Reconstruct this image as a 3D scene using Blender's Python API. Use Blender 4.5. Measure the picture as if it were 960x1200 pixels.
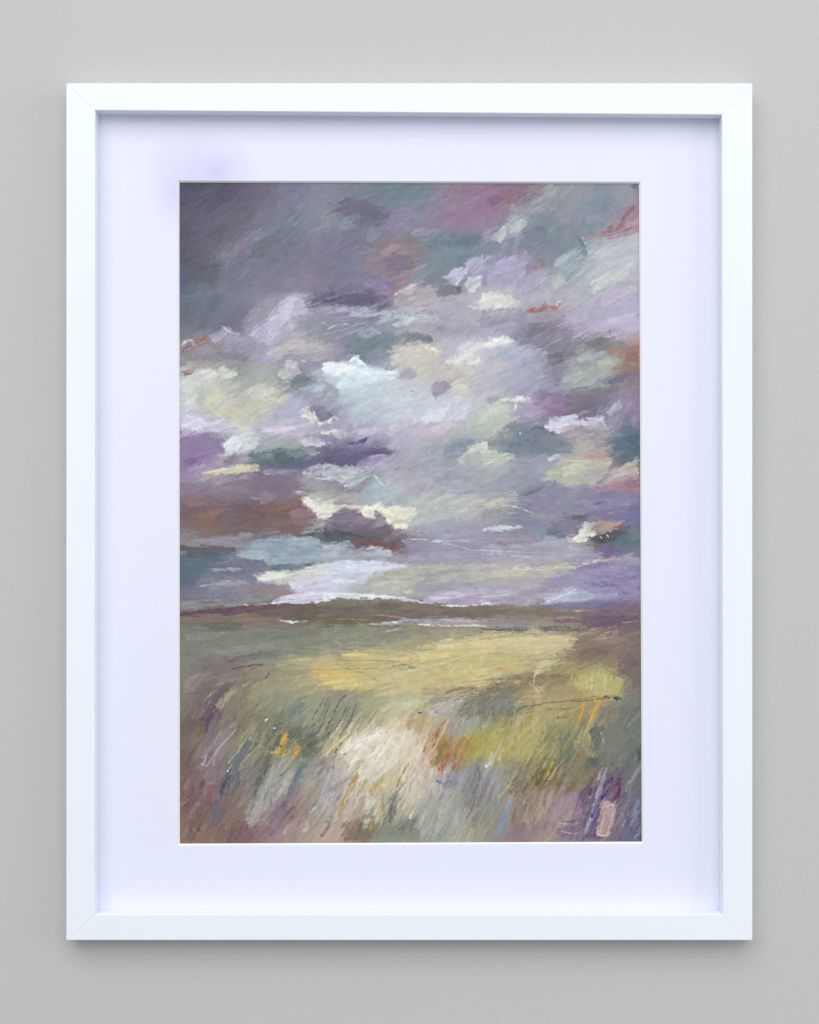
import bpy, math
import numpy as np

scene = bpy.context.scene
for o in list(bpy.data.objects):
    bpy.data.objects.remove(o, do_unlink=True)

# ------------------------------------------------------------------ camera, light, exposure
PX = 0.0005            # metres of the frame's front plane per unit of the layout (960 x 1200)
DIST = 1.0             # camera to the frame's front plane
Z0 = 1.50              # height of the picture's centre on the wall
FRONT = -0.0150        # frame front (the wall is y = 0, the room is at negative y)
MAT_Y = FRONT + 0.0115
ART_Y = MAT_Y + 0.0016

cam_data = bpy.data.cameras.new("camera")
cam = bpy.data.objects.new("camera", cam_data)
scene.collection.objects.link(cam)
cam.location = (0, FRONT - DIST, Z0)
cam.rotation_euler = (math.pi / 2, 0, 0)
cam_data.sensor_fit = 'VERTICAL'
cam_data.sensor_height = 24.0
cam_data.lens = 24.0 * DIST / (1200 * PX)
cam_data.clip_start = 0.01
cam_data.clip_end = 50
scene.camera = cam

world = bpy.data.worlds.new("World")
scene.world = world
world.use_nodes = True
# the room's own soft light: brighter from the ceiling, dimmer from the floor
wn = world.node_tree
_tc = wn.nodes.new("ShaderNodeTexCoord"); _sx = wn.nodes.new("ShaderNodeSeparateXYZ")
_mr = wn.nodes.new("ShaderNodeMapRange"); _cr = wn.nodes.new("ShaderNodeMix"); _cr.data_type = 'RGBA'
wn.links.new(_tc.outputs["Generated"], _sx.inputs[0]); wn.links.new(_sx.outputs["Z"], _mr.inputs["Value"])
_mr.inputs["From Min"].default_value = -0.6; _mr.inputs["From Max"].default_value = 0.25
wn.links.new(_mr.outputs[0], _cr.inputs["Factor"])
_cr.inputs["A"].default_value = (0.35, 0.36, 0.375, 1)
_cr.inputs["B"].default_value = (0.68, 0.70, 0.72, 1)
wn.links.new(_cr.outputs["Result"], wn.nodes["Background"].inputs[0])
wn.nodes["Background"].inputs[1].default_value = 1.0

def area(name, loc, target, w, h, power, col):
    d = bpy.data.lights.new(name, 'AREA')
    d.shape = 'RECTANGLE'; d.size = w; d.size_y = h; d.energy = power; d.color = col
    o = bpy.data.objects.new(name, d)
    scene.collection.objects.link(o)
    import mathutils
    o.location = loc
    v = mathutils.Vector(target) - mathutils.Vector(loc)
    o.rotation_euler = v.to_track_quat('-Z', 'Y').to_euler()
    return o

area("key_light", (-0.30, -2.10, Z0 + 1.66), (0, 0, Z0), 3.2, 2.3, 58, (1.0, 0.99, 0.975))  # broad soft key light, above and slightly left, out of view
area("fill_light", (1.9, -1.0, Z0 + 0.3), (0.5, 0, Z0), 1.0, 1.4, 9, (1.0, 0.985, 0.96))  # added fill from the right, lifts that side of the wall

scene.view_settings.view_transform = 'Standard'
scene.view_settings.look = 'None'
scene.view_settings.exposure = 0.0
scene.view_settings.gamma = 1.0
scene.render.engine = 'CYCLES'
scene.render.resolution_x = 819
scene.render.resolution_y = 1024

# ------------------------------------------------------------------ helpers
def at(px, py, y):
    """layout point -> world point on the upright plane at depth y"""
    k = PX * (y - (FRONT - DIST)) / DIST
    return ((px - 480) * k, y, Z0 - (py - 600) * k)

def mesh_obj(name, verts, faces, mat, parent=None, smooth=False):
    m = bpy.data.meshes.new(name)
    m.from_pydata([tuple(v) for v in verts], [], faces)
    m.update()
    if smooth:
        m.polygons.foreach_set("use_smooth", [True] * len(m.polygons))
    o = bpy.data.objects.new(name, m)
    scene.collection.objects.link(o)
    m.materials.append(mat)
    if parent: o.parent = parent
    return o

def material(name, col, rough, bump=0.0, bscale=400, mottle=0.0, mscale=6, spec=0.4):
    m = bpy.data.materials.new(name); m.use_nodes = True
    nt = m.node_tree; b = nt.nodes["Principled BSDF"]
    b.inputs["Base Color"].default_value = (*col, 1)
    b.inputs["Roughness"].default_value = rough
    b.inputs["Specular IOR Level"].default_value = spec
    tc = nt.nodes.new("ShaderNodeTexCoord")
    if bump:
        n = nt.nodes.new("ShaderNodeTexNoise"); n.inputs["Scale"].default_value = bscale
        n.inputs["Detail"].default_value = 4
        nt.links.new(tc.outputs["Object"], n.inputs["Vector"])
        bp = nt.nodes.new("ShaderNodeBump"); bp.inputs["Strength"].default_value = bump
        bp.inputs["Distance"].default_value = 0.0006
        nt.links.new(n.outputs["Fac"], bp.inputs["Height"])
        nt.links.new(bp.outputs["Normal"], b.inputs["Normal"])
    if mottle:
        n = nt.nodes.new("ShaderNodeTexNoise"); n.inputs["Scale"].default_value = mscale
        n.inputs["Detail"].default_value = 6
        nt.links.new(tc.outputs["Object"], n.inputs["Vector"])
        mx = nt.nodes.new("ShaderNodeMix"); mx.data_type = 'RGBA'
        nt.links.new(n.outputs["Fac"], mx.inputs["Factor"])
        mx.inputs["A"].default_value = (*[c * (1 - mottle) for c in col], 1)
        mx.inputs["B"].default_value = (*[min(1, c * (1 + mottle)) for c in col], 1)
        nt.links.new(mx.outputs["Result"], b.inputs["Base Color"])
    return m

# ------------------------------------------------------------------ wall
WALL = material("wall_paint", (0.510, 0.503, 0.500), 0.85, bump=0.25, bscale=500, mottle=0.012, mscale=5, spec=0.15)
wall = mesh_obj("wall", [(-3, 0, -0.2), (3, 0, -0.2), (3, 0, 3.6), (-3, 0, 3.6),
                         (-3, 0.1, -0.2), (3, 0.1, -0.2), (3, 0.1, 3.6), (-3, 0.1, 3.6)],
                [(0, 1, 2, 3), (5, 4, 7, 6), (4, 0, 3, 7), (1, 5, 6, 2), (3, 2, 6, 7), (4, 5, 1, 0)], WALL)
wall["kind"] = "structure"

# ------------------------------------------------------------------ framed picture
picture = bpy.data.objects.new("framed_picture", None)
picture.empty_display_size = 0.05
picture.location = at(480, 1102, 0)
scene.collection.objects.link(picture)
picture["label"] = "white framed painting of a cloudy purple sky over a grassy moor on grey wall"
picture["category"] = "framed picture"

def adopt(o, parent=None):
    parent = parent or picture
    o.parent = parent
    base = np.array(picture.location)
    n = len(o.data.vertices)
    co = np.empty(n * 3, dtype=np.float32)
    o.data.vertices.foreach_get("co", co)
    if not o.get("_shifted"):
        co = (co.reshape(-1, 3) - base).astype(np.float32).ravel()
        o.data.vertices.foreach_set("co", co)
        o.data.update()
    return o

FR = material("white_lacquer", (0.785, 0.832, 0.895), 0.38, bump=0.06, bscale=260, mottle=0.01, mscale=9, spec=0.4)
OUT = [(77.5, 97.3), (882, 97.5), (882, 1102), (77.5, 1102)]
INN = [(111.8, 129.2), (846, 134.4), (847.2, 1071.6), (111.2, 1071.6)]

def rail(a, b, gap=0.13):
    """one mitred bar between corners a and b: chamfered profile swept from mitre to mitre"""
    oa, ob, ia, ib = map(np.array, (OUT[a], OUT[b], INN[a], INN[b]))
    d = (ob - oa) / np.linalg.norm(ob - oa) * gap / 2
    back = -0.001
    def ring(o, i, s):
        o = o + s * d; i = i + s * d
        w = i - o
        c = w / np.abs(w).max()                       # unit step along both edges at the mitre
        e = 1.1                                       # small eased edge
        pts = [at(*(o), FRONT)] * 0
        O = np.array(at(*o, FRONT)); I = np.array(at(*i, FRONT))
        st = (I - O) / np.abs(I - O).max() * e * PX
        r = []
        def P(base, y): q = base.copy(); q[1] = y; return tuple(q)
        r.append(P(O, back))
        r.append(P(O, FRONT + e * PX))
        r.append(P(O + st * 0.3, FRONT + e * PX * 0.3))
        r.append(P(O + st, FRONT))
        r.append(P(I - st * 0.8, FRONT))
        r.append(P(I - st * 0.25, FRONT + e * PX * 0.25))
        r.append(P(I, FRONT + e * PX * 0.8))
        r.append(P(I, MAT_Y - 0.00015))
        r.append(P(I - st * 5, MAT_Y - 0.00015))
        r.append(P(I - st * 5, MAT_Y + 0.0006))
        r.append(P(I - st * 12, MAT_Y + 0.0006))
        r.append(P(I - st * 12, back))
        return r
    A = ring(oa, ia, 1); B = ring(ob, ib, -1)
    n = len(A)
    faces = [(k, (k + 1) % n, n + (k + 1) % n, n + k) for k in range(n)]
    faces += [tuple(range(n))[::-1], tuple(range(n, 2 * n))]
    o = mesh_obj("frame_rail", A + B, faces, FR)
    import bmesh
    bm = bmesh.new(); bm.from_mesh(o.data); bmesh.ops.recalc_face_normals(bm, faces=bm.faces)
    bm.to_mesh(o.data); bm.free()
    return adopt(o)

for a, b in ((0, 1), (1, 2), (2, 3), (3, 0)):
    rail(a, b)

# mat: lilac-white card with a bevelled window; a faint lilac shadow painted into its colour near the window's upper left corner
MT = material("mat_card", (0.74, 0.745, 0.90), 0.75, bump=0.15, bscale=900, spec=0.2)
nt = MT.node_tree; bs = nt.nodes["Principled BSDF"]
tc = nt.nodes.new("ShaderNodeTexCoord")
geo = nt.nodes.new("ShaderNodeNewGeometry")
def painted_shade(cx, cy, rx, ry):
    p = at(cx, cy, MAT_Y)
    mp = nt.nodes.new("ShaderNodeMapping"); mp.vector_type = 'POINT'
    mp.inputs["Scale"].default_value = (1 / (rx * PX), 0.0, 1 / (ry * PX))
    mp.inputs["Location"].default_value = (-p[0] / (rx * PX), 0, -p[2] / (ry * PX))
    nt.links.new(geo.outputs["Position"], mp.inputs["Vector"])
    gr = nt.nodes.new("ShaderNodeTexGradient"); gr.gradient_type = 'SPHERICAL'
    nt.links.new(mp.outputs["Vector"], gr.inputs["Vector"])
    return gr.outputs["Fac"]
s1 = painted_shade(226, 200, 60, 56); s2 = painted_shade(252, 202, 56, 46); s3 = painted_shade(203, 226, 34, 52)
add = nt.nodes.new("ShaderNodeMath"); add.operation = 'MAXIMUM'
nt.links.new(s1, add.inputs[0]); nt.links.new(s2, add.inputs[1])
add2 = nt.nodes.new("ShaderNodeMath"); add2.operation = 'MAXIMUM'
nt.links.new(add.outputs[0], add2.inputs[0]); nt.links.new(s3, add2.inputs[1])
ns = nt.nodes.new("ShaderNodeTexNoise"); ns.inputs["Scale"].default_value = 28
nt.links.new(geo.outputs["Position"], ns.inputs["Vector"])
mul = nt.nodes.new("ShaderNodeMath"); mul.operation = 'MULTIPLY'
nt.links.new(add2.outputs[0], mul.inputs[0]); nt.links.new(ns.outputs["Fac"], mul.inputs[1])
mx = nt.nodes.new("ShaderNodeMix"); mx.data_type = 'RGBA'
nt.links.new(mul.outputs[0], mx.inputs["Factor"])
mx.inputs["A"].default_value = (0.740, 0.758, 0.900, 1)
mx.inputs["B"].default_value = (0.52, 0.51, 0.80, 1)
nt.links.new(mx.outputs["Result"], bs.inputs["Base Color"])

MO = [(107.5, 125), (850, 130), (851, 1076), (107, 1076)]
MI = [(208.2, 211.6), (751.2, 212.9), (754.4, 988.6), (208.8, 991.0)]
bev = 0.95e-3 / PX
sg = [(1, 1), (-1, 1), (-1, -1), (1, -1)]
v = [at(*p, MAT_Y) for p in MO] + [at(*p, MAT_Y) for p in MI]
inner = []
for p, s in zip(MI, sg):
    w = np.array(at(*p, MAT_Y)); w[0] += s[0] * bev * PX; w[2] -= s[1] * bev * PX; w[1] = ART_Y - 0.0003
    inner.append(tuple(w))
f = [(k, 4 + k, 4 + (k + 1) % 4, (k + 1) % 4) for k in range(4)]
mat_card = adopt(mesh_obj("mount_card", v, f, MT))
MC = material("mat_core", (0.86, 0.86, 0.84), 0.8, spec=0.2)
core = mesh_obj("window_bevel", [at(*p, MAT_Y) for p in MI] + inner,
                [(k, 4 + k, 4 + (k + 1) % 4, (k + 1) % 4) for k in range(4)], MC)
adopt(core); core.parent = mat_card

BK = material("backing", (0.35, 0.27, 0.19), 0.9)
y0, y1 = -0.0016, -0.0006
c = [at(*p, MAT_Y) for p in MO]
adopt(mesh_obj("backing_board", [(p[0], y0, p[2]) for p in c] + [(p[0], y1, p[2]) for p in c],
               [(0, 1, 2, 3), (7, 6, 5, 4)] + [(k, (k + 1) % 4, 4 + (k + 1) % 4, 4 + k) for k in range(4)], BK))
# ------------------------------------------------------------------ the painting, laid on stroke by stroke
# The canvas is a fine sheet of vertices; every dab and stroke leaves pigment (colour) and body (height) on it.
X0, Y0, X1, Y1 = 203.0, 206.0, 759.0, 996.0       # canvas edges, a little under the mount
RES = 1.22                                        # vertices per layout unit
CW, CH = int((X1 - X0) * RES), int((Y1 - Y0) * RES)
rng = np.random.default_rng(11)
GX = (X0 + np.arange(CW) / RES).astype(np.float32)
GY = (Y0 + np.arange(CH) / RES).astype(np.float32)
IMG = np.zeros((CH, CW, 3), np.float32)
HGT = np.zeros((CH, CW), np.float32)
LAT = rng.random((512, 512)).astype(np.float32)

def vnoise(u, v, seed=0):
    u = u + seed * 37.7; v = v + seed * 91.3
    iu = np.floor(u).astype(np.int64); iv = np.floor(v).astype(np.int64)
    fu = (u - iu); fv = (v - iv)
    fu = fu * fu * (3 - 2 * fu); fv = fv * fv * (3 - 2 * fv)
    a = LAT[iv & 511, iu & 511]; b = LAT[iv & 511, (iu + 1) & 511]
    c = LAT[(iv + 1) & 511, iu & 511]; d = LAT[(iv + 1) & 511, (iu + 1) & 511]
    return ((a * (1 - fu) + b * fu) * (1 - fv) + (c * (1 - fu) + d * fu) * fv) * 2 - 1

def hexc(h):
    if not isinstance(h, str): return np.array(h, np.float32)
    c = np.array([int(h[i:i + 2], 16) for i in (0, 2, 4)], np.float32) / 255
    l = float(c.mean())
    u = min(1, max(0, (l - .38) / .22)); d = min(1, max(0, (l - .78) / .18))
    d0 = c - l; m = float(np.abs(d0).max())
    if m > .05: d0 = d0 * ((.05 + (m - .05) * .74) / m)
    if c[1] >= c[0] and c[1] >= c[2]: d0 = d0 * 0.6
    if c[2] > c[0] and c[2] > c[1]: d0 = d0 * 0.88
    return l + d0 + 0.055 * u * u * (3 - 2 * u) * (1 - d * d * (3 - 2 * d))

def box(xa, ya, xb, yb):
    i0 = max(0, int((xa - X0) * RES)); i1 = min(CW, int((xb - X0) * RES) + 2)
    j0 = max(0, int((ya - Y0) * RES)); j1 = min(CH, int((yb - Y0) * RES) + 2)
    return i0, i1, j0, j1

def streaks(x, y, ang, seed, ln=26.0, wd=1.5):
    c, s = math.cos(ang), -math.sin(ang)
    u = x * c + y * s; v = -x * s + y * c
    v = v + 2.5 * vnoise(u / 40, v / 40, seed + 3)
    return 0.6 * vnoise(u / ln, v / wd, seed) + 0.4 * vnoise(u / (ln * .5), v / (wd * 2.6), seed + 1)

def patch(col, ang, edge, op, pts, rag=1.0, seed=None):
    """area of paint with a dragged, uneven edge and bristle marks along ang"""
    seed = int(rng.integers(1, 400)) if seed is None else seed
    P = np.array(pts, np.float32)
    m = edge * 2 + 6
    i0, i1, j0, j1 = box(P[:, 0].min() - m, P[:, 1].min() - m, P[:, 0].max() + m, P[:, 1].max() + m)
    if i1 <= i0 or j1 <= j0: return
    x, y = np.meshgrid(GX[i0:i1], GY[j0:j1])
    a = math.radians(ang)
    st = streaks(x, y, a, seed)
    lo = vnoise(x / 9, y / 7, seed + 5)
    wx = x + rag * (1.7 * lo + 0.7 * vnoise(x / 3, y / 3, seed + 9))
    wy = y + rag * (1.1 * vnoise(x / 8, y / 9, seed + 7) + 0.8 * vnoise(x / 2.5, y / 2.5, seed + 4))
    ins = np.zeros(x.shape, bool); dist = np.full(x.shape, 1e9, np.float32)
    n = len(P)
    for k in range(n):
        ax, ay = P[k]; bx, by = P[(k + 1) % n]
        cond = (ay > wy) != (by > wy)
        with np.errstate(divide='ignore', invalid='ignore'):
            xi = (bx - ax) * (wy - ay) / (by - ay + 1e-9) + ax
        ins ^= cond & (wx < xi)
        ex, ey = bx - ax, by - ay
        t = np.clip(((wx - ax) * ex + (wy - ay) * ey) / (ex * ex + ey * ey + 1e-9), 0, 1)
        dist = np.minimum(dist, np.hypot(wx - ax - t * ex, wy - ay - t * ey))
    sd = np.where(ins, dist, -dist)
    e = max(edge * (0.6 if edge < 3 else 0.7 + min(.65, (edge - 3) * .22)), 0.5)
    op = op * (0.88 if edge >= 4 else 1.0)
    tooth = vnoise(x / 1.7, y / 1.3, seed + 31)
    f = np.clip((sd + e * 0.5 + (st * 0.9 + tooth * 0.35) * e) / (e * 0.75), 0, 1)
    f = f * f * (3 - 2 * f) * op
    f = f * np.clip(0.86 + 0.34 * st + 0.16 * tooth, 0, 1)
    c = hexc(col)[None, None, :] * (1 + 0.075 * st[..., None] + 0.045 * lo[..., None])
    c = c + 0.012 * vnoise(x / 12, y / 8, seed + 21)[..., None] * np.array([1, -0.4, 0.8], np.float32)
    g = f[..., None]
    IMG[j0:j1, i0:i1] = IMG[j0:j1, i0:i1] * (1 - g) + c * g
    crisp = 1.0 / (1 + edge * 0.35)
    HGT[j0:j1, i0:i1] = HGT[j0:j1, i0:i1] * (1 - f * 0.7) + f * crisp * (0.5 + 0.5 * st)

def smooth_line(pts, step=1.5):
    P = np.array(pts, float)
    if len(P) == 2:
        P = np.array([P[0], (P[0] + P[1]) / 2, P[1]])
    Q = np.vstack([2 * P[0] - P[1], P, 2 * P[-1] - P[-2]])
    out = []
    for k in range(1, len(Q) - 2):
        a, b, c, d = Q[k - 1], Q[k], Q[k + 1], Q[k + 2]
        n = max(2, int(np.linalg.norm(c - b) / step))
        for t in np.arange(n) / n:
            out.append(0.5 * ((2 * b) + (-a + c) * t + (2 * a - 5 * b + 4 * c - d) * t * t + (-a + 3 * b - 3 * c + d) * t ** 3))
    out.append(P[-1])
    return np.array(out)

def stroke(col, w, op, pts, body=0.7, dry=0.35, taper=0.25):
    """one pull of the brush along a path: bristle lines follow the path, ends run dry"""
    seed = int(rng.integers(1, 400))
    L = smooth_line(pts)
    m = w + 2
    i0, i1, j0, j1 = box(L[:, 0].min() - m, L[:, 1].min() - m, L[:, 0].max() + m, L[:, 1].max() + m)
    if i1 <= i0 or j1 <= j0: return
    x, y = np.meshgrid(GX[i0:i1], GY[j0:j1])
    best = np.full(x.shape, 1e9, np.float32); sv = np.zeros(x.shape, np.float32); tt = np.zeros(x.shape, np.float32)
    ox_ = w * 0.16 * vnoise(x / 4.0, y / 4.0, seed + 6) + 0.7 * vnoise(x / 1.9, y / 1.9, seed + 8)
    oy_ = w * 0.16 * vnoise(x / 4.0, y / 4.0, seed + 12) + 0.7 * vnoise(x / 1.9, y / 1.9, seed + 14)
    x = x + ox_; y = y + oy_
    s = 0.0
    tot = np.linalg.norm(np.diff(L, axis=0), axis=1).sum() + 1e-6
    for k in range(len(L) - 1):
        ax, ay = L[k]; ex, ey = L[k + 1] - L[k]
        ln = math.hypot(ex, ey) + 1e-9
        t = np.clip(((x - ax) * ex + (y - ay) * ey) / (ln * ln), 0, 1)
        dx, dy = x - ax - t * ex, y - ay - t * ey
        d = np.hypot(dx, dy)
        u = d < best
        best = np.where(u, d, best)
        sv = np.where(u, (ex * dy - ey * dx) / ln, sv)
        tt = np.where(u, s + t * ln, tt)
        s += ln
    q = tt / tot
    hw = w / 2 * (1 - taper + taper * np.clip(np.minimum(q, 1 - q) * 5, 0, 1))
    br = vnoise(tt / 22, sv / max(0.55, w * 0.07), seed) * 0.6 + vnoise(tt / 6, sv / 0.9, seed + 2) * 0.4
    f = np.clip((hw - best * (1 + 0.0 * br) + 0.35 + br * min(1.0, w * .12)) / max(0.9, w * 0.13), 0, 1)
    drymask = np.clip(1.15 - dry * (0.4 + 1.4 * q) * (br * 1.2 + 0.9), 0, 1)
    brk = np.clip(0.80 + 0.9 * vnoise(tt / 5, sv / 3, seed + 17) + 0.5 * vnoise(x / 1.4, y / 1.4, seed + 19), 0.15 if w > 1.35 else 0.6, 1)
    f = f * op * drymask * brk
    c = hexc(col)[None, None, :] * (1 + 0.06 * br[..., None])
    g = f[..., None]
    IMG[j0:j1, i0:i1] = IMG[j0:j1, i0:i1] * (1 - g) + c * g
    ridge = 0.55 + 0.45 * np.clip(best / np.maximum(hw, .3), 0, 1) ** 2
    HGT[j0:j1, i0:i1] = HGT[j0:j1, i0:i1] * (1 - f * 0.8) + f * body * (ridge * 0.7 + 0.4 * br)

def field(x, y):
    """direction the brush travelled, degrees above horizontal"""
    w = 14 * math.sin(x / 61 + y / 83) + 10 * math.sin(x / 29 - y / 37 + 2)
    if y < 400: a = 34
    elif y < 560: a = 34 - (y - 400) / 160 * 16
    elif y < 640: a = 18 - (y - 560) / 80 * 12
    elif y < 780: return 3 + w * 0.2
    elif y < 840: a = 6 + (y - 780) / 60 * 50
    else: return 62 + w * 0.6
    return a + w * (1 if y < 600 else 0.5)

def dabs(n, l0, l1, w0, w1, op, jit, body, only=None, reach=0.0):
    for _ in range(n):
        x = X0 + rng.random() * (X1 - X0); y = Y0 + rng.random() * (Y1 - Y0)
        if only and not only(x, y): continue
        a = math.radians(field(x, y) + rng.normal() * 11)
        ln = l0 + rng.random() * (l1 - l0); w = w0 + rng.random() * (w1 - w0)
        r = ln / 2 + w
        i0, i1, j0, j1 = box(x - r, y - r, x + r, y + r)
        if i1 - i0 < 2 or j1 - j0 < 2: continue
        rr = reach * rng.normal(); rq = reach * 0.45 * rng.normal()
        sx = x + rr * math.cos(a) + rq * math.sin(a); sy = y - rr * math.sin(a) + rq * math.cos(a)
        i = min(CW - 1, max(0, int((sx - X0) * RES))); j = min(CH - 1, max(0, int((sy - Y0) * RES)))
        c = IMG[j, i] + rng.normal() * jit + rng.normal(size=3).astype(np.float32) * jit * 0.45
        dx = GX[None, i0:i1] - x; dy = GY[j0:j1, None] - y
        u = dx * math.cos(a) - dy * math.sin(a); v = dx * math.sin(a) + dy * math.cos(a)
        v = v + (u / ln) ** 2 * rng.normal() * 2.5
        sd = int(rng.integers(1, 300))
        br = vnoise(u / 18, v / 0.9, sd)
        eu = np.clip((ln / 2 - np.abs(u) + br * 3.0) / (ln * 0.2), 0, 1)
        ev = np.clip((w / 2 - np.abs(v)) / (w * 0.22) + 0.3, 0, 1)
        f = (eu * ev * op * np.clip(0.75 + 0.45 * br, 0, 1)).astype(np.float32)
        g = f[..., None]
        IMG[j0:j1, i0:i1] = IMG[j0:j1, i0:i1] * (1 - g) + (c * (1 + 0.03 * br[..., None])) * g
        HGT[j0:j1, i0:i1] = HGT[j0:j1, i0:i1] * (1 - f * .6) + f * body * (0.5 + 0.5 * br)

K = 190 / 960
ORG = {c + str(r): (ox, oy) for r, oy in zip((1, 2, 3, 4, 5), (205, 360, 515, 670, 825))
       for c, ox in zip("abc", (200, 380, 565))}

# underpainting: the colours of each passage, five rows of six per region
UNDER = {
'a1': "4c4c62 54546c 5e5870 6f687e 747590 7f8294|5b5569 655f6e 6e6776 76748a 727a90 7e8192|555465 6c6874 777083 68727f 727489 7a7390|5c6373 696d79 72768a 777690 7c7890 7b728c|626f7e 6d7888 77798c 8a8695 aaa5bb 8a88a2",
'b1': "757a8a 747d8d 6e7d89 727f89 847890 8d7287|7d8491 70738a 777993 80829a 847590 8c7392|746f8c 757390 8a7a82 7a7884 71808f 6c7b8b|75768e 7b7896 7d7088 7c7d8c 7b8690 8f94ac|736a8c 625a78 8a7a96 9a94a2 a09ca8 b5bab8",
'c1': "8b6f85 87707f 878a90 8d8b98 7f8a94 8a8d98|8c7890 8f9aa2 77828c 89909a 7f8898 9a7a85|7b8897 7d8090 747f92 7f8d9c a3a4b0 b3b6bd|958fb0 9c96b8 a09aae 8fa0a6 abacb2 a9a8b5|ccd0c4 a9a5ac a8a0a6 a8a4ae a6a3b4 a99fc0",
'a2': "6a7080 6b7084 6c6a80 9a96ab aca6c4 857f9c|8a8088 8a8694 8f8a9e 9d98ae a8a6a8 a29ea8|b8c0bc b4b8b0 97a098 9fa5a0 7f8690 9ba0b2|b9bcc4 bdbdaa b2b5ac b8b8a8 a8a8c4 7c7890|8a749a 8d8aa4 c6cdd0 b5aabf b5afc0 a9a8b8",
'b2': "7f7a98 8a8ea2 8a9aa0 9a9aa6 888498 9a94a4|8b8499 6c8088 7a8a90 bcb8b0 b3aebb c8c5d0|c8d8e0 c8dce6 c4ccd4 c0bdba a8a2ae b8b5b8|9d9eb0 b0b8c4 b5bcc4 bcc2cc c3c6d8 b8bfbe|b0a5bc a9a5be b8b4c4 b8b6c6 b0a8b4 9aa3a5",
'c2': "9490a8 8b88a0 807a8c 9b8fa8 aaa0bc b8b0c4|b5b8c8 9ea2b4 7f7886 84808c 7d8088 a07468|a8abb8 9da2b8 8a88a8 93a0a0 98a29c 8a7880|b5c2b0 9a92a8 8a6a9c 7a7085 7c7488 86789a|a8b0a5 6f7a88 90909c 9a90a0 9a96a5 5c6f88",
'a3': "84709a 8d7a9e a9a8b0 6f7d80 5f6e72 6a6880|9080a0 9590a0 8a8490 7a6c86 80768c 9a9aa0|7d6878 7a6470 6e5e68 7a6268 8a6a6c b0a9a8|857f88 857f88 8a8a98 7d8894 8090a0 8490a0|55687a 6a7086 6d7084 7a7a90 8f98a4 bac0bc",
'b3': "5e5880 635a84 8d80a4 9aa0a8 7f8a98 a8b0b0|8a8a94 98a2ac b5b4bc a0a0aa 9a9cac 9498a8|8a7a88 b0a8b0 c5cabc a8b5b0 a5b0b0 a9aaa8|6c7b80 6f5d66 77636a 8a8598 9690aa 8d89a5|c3cddc bcc4d0 a9a9a8 a8a9a0 a4a29e a09ea0",
'c3': "b8c0b0 8a8fa0 9599a4 b5b09a a88a8a 4f6b7c|9499a6 878c9e 80839a a9a8a8 9a8898 a57a80|9c9ca0 7f8098 8586a0 86839e 7a749a 726ca0|8d88a0 8a8098 7f8e9a a8a5a8 6a6068 6e7c88|aaa5a8 b4b2b0 a9a49e 8a7fa0 7d6ca8 8573b0",
'a4': "72708a 868a96 8b8a98 8c8690 a8a5b5 c6c8dc|786e6c 786a6a 7a6c6a 7c706c 7a6f68 746858|7d8270 858876 888a7c 868a7a 848a78 9a9478|847e78 7a7070 7f766f 8e8a74 989478 c0a866|857c72 75686c 8a826f 97926a 969270 a0a070",
'b4': "b8c4d8 a9aca0 b0b0a0 9a98a4 9f97ac a9a0b8|706858 736a60 756866 7a7478 857f8c 80747c|8c9078 a9a078 a6a07a a39c78 b5ab78 bab07a|d0b060 c8b468 b0a878 aca878 b8ac6a b8ac70|8f8f70 98956e a9aa80 b3b08a 9a938c 8a8478",
'c4': "9f98b0 a39aa8 8f86a8 a0a4c4 8f84b4 8270a8|867c78 8a7c78 8c8478 8a7f78 736070 7d6a72|b5a878 b8b080 b5ab84 8e7d6e 857068 7c6c70|a69a68 8c8060 8a7f68 a09a58 a8a458 7f7468|7f7f78 8a846f a0906a a8905a 9c8c60 787c70",
'a5': "6f6460 6c5c66 8a806c 7c7866 7f8a78 9a9a70|7a6a60 8c7f80 8f8670 8c8870 8a8458 858068|7c645f 847078 7f7d7c 80786c 9c9c8e 888a8a|8a6a66 7c6a6c 8a7060 8f9090 8a7070 a9a090|90705f 8a7060 866068 8f7c80 a08a80 a8988c",
'b5': "8f9070 9c9a70 c9bf98 b9a07a a8a490 9a9c88|b8a878 e0d8c8 d6d0bc d0c4a8 a88058 a89a3c|a9a4ac d0c8b8 c2b488 c8bfb0 9894a0 8a8c88|b0a4a4 b8ad98 a8a488 b0a898 9fa08e 86827c|b0988a 857868 94988a 8a8a78 9a9a88 98967f",
'c5': "908a70 a89a74 a0906a 8f8860 a0906a 74786c|a89c40 a8a060 98985c 7c8858 8f8c68 6f7870|9a9aa0 8c8668 7a6c48 847450 706468 727478|8c8a80 9a8a7c a08c80 8c7480 90747c 70687c|8a8580 8a7a80 98887c 807090 90787c 5c5c84",
}
pts, cols = [], []
for t, s in UNDER.items():
    ox, oy = ORG[t]
    for r, row in enumerate(s.split("|")):
        for q, h in enumerate(row.split()):
            pts.append((ox + (80 + 160 * q) * K, oy + (86 + 172 * r) * K)); cols.append(hexc(h))
pts = np.array(pts, np.float32); cols = np.array(cols, np.float32)
xx, yy = np.meshgrid(GX, GY)
wx = xx + 9 * vnoise(xx / 21, yy / 17, 3) + 4 * vnoise(xx / 8, yy / 7, 4)
wy = yy + 6 * vnoise(xx / 23, yy / 15, 5) + 3 * vnoise(xx / 9, yy / 6, 6)
den = np.zeros(xx.shape, np.float32)
for (px, py), c in zip(pts, cols):
    i0, i1, j0, j1 = box(px - 75, py - 75, px + 75, py + 75)
    w = np.exp(-((wx[j0:j1, i0:i1] - px) ** 2 + (wy[j0:j1, i0:i1] - py) ** 2) / (2 * 13.0 ** 2)) + 1e-9
    IMG[j0:j1, i0:i1] += w[..., None] * c; den[j0:j1, i0:i1] += w
IMG /= np.maximum(den, 1e-9)[..., None]

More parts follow.
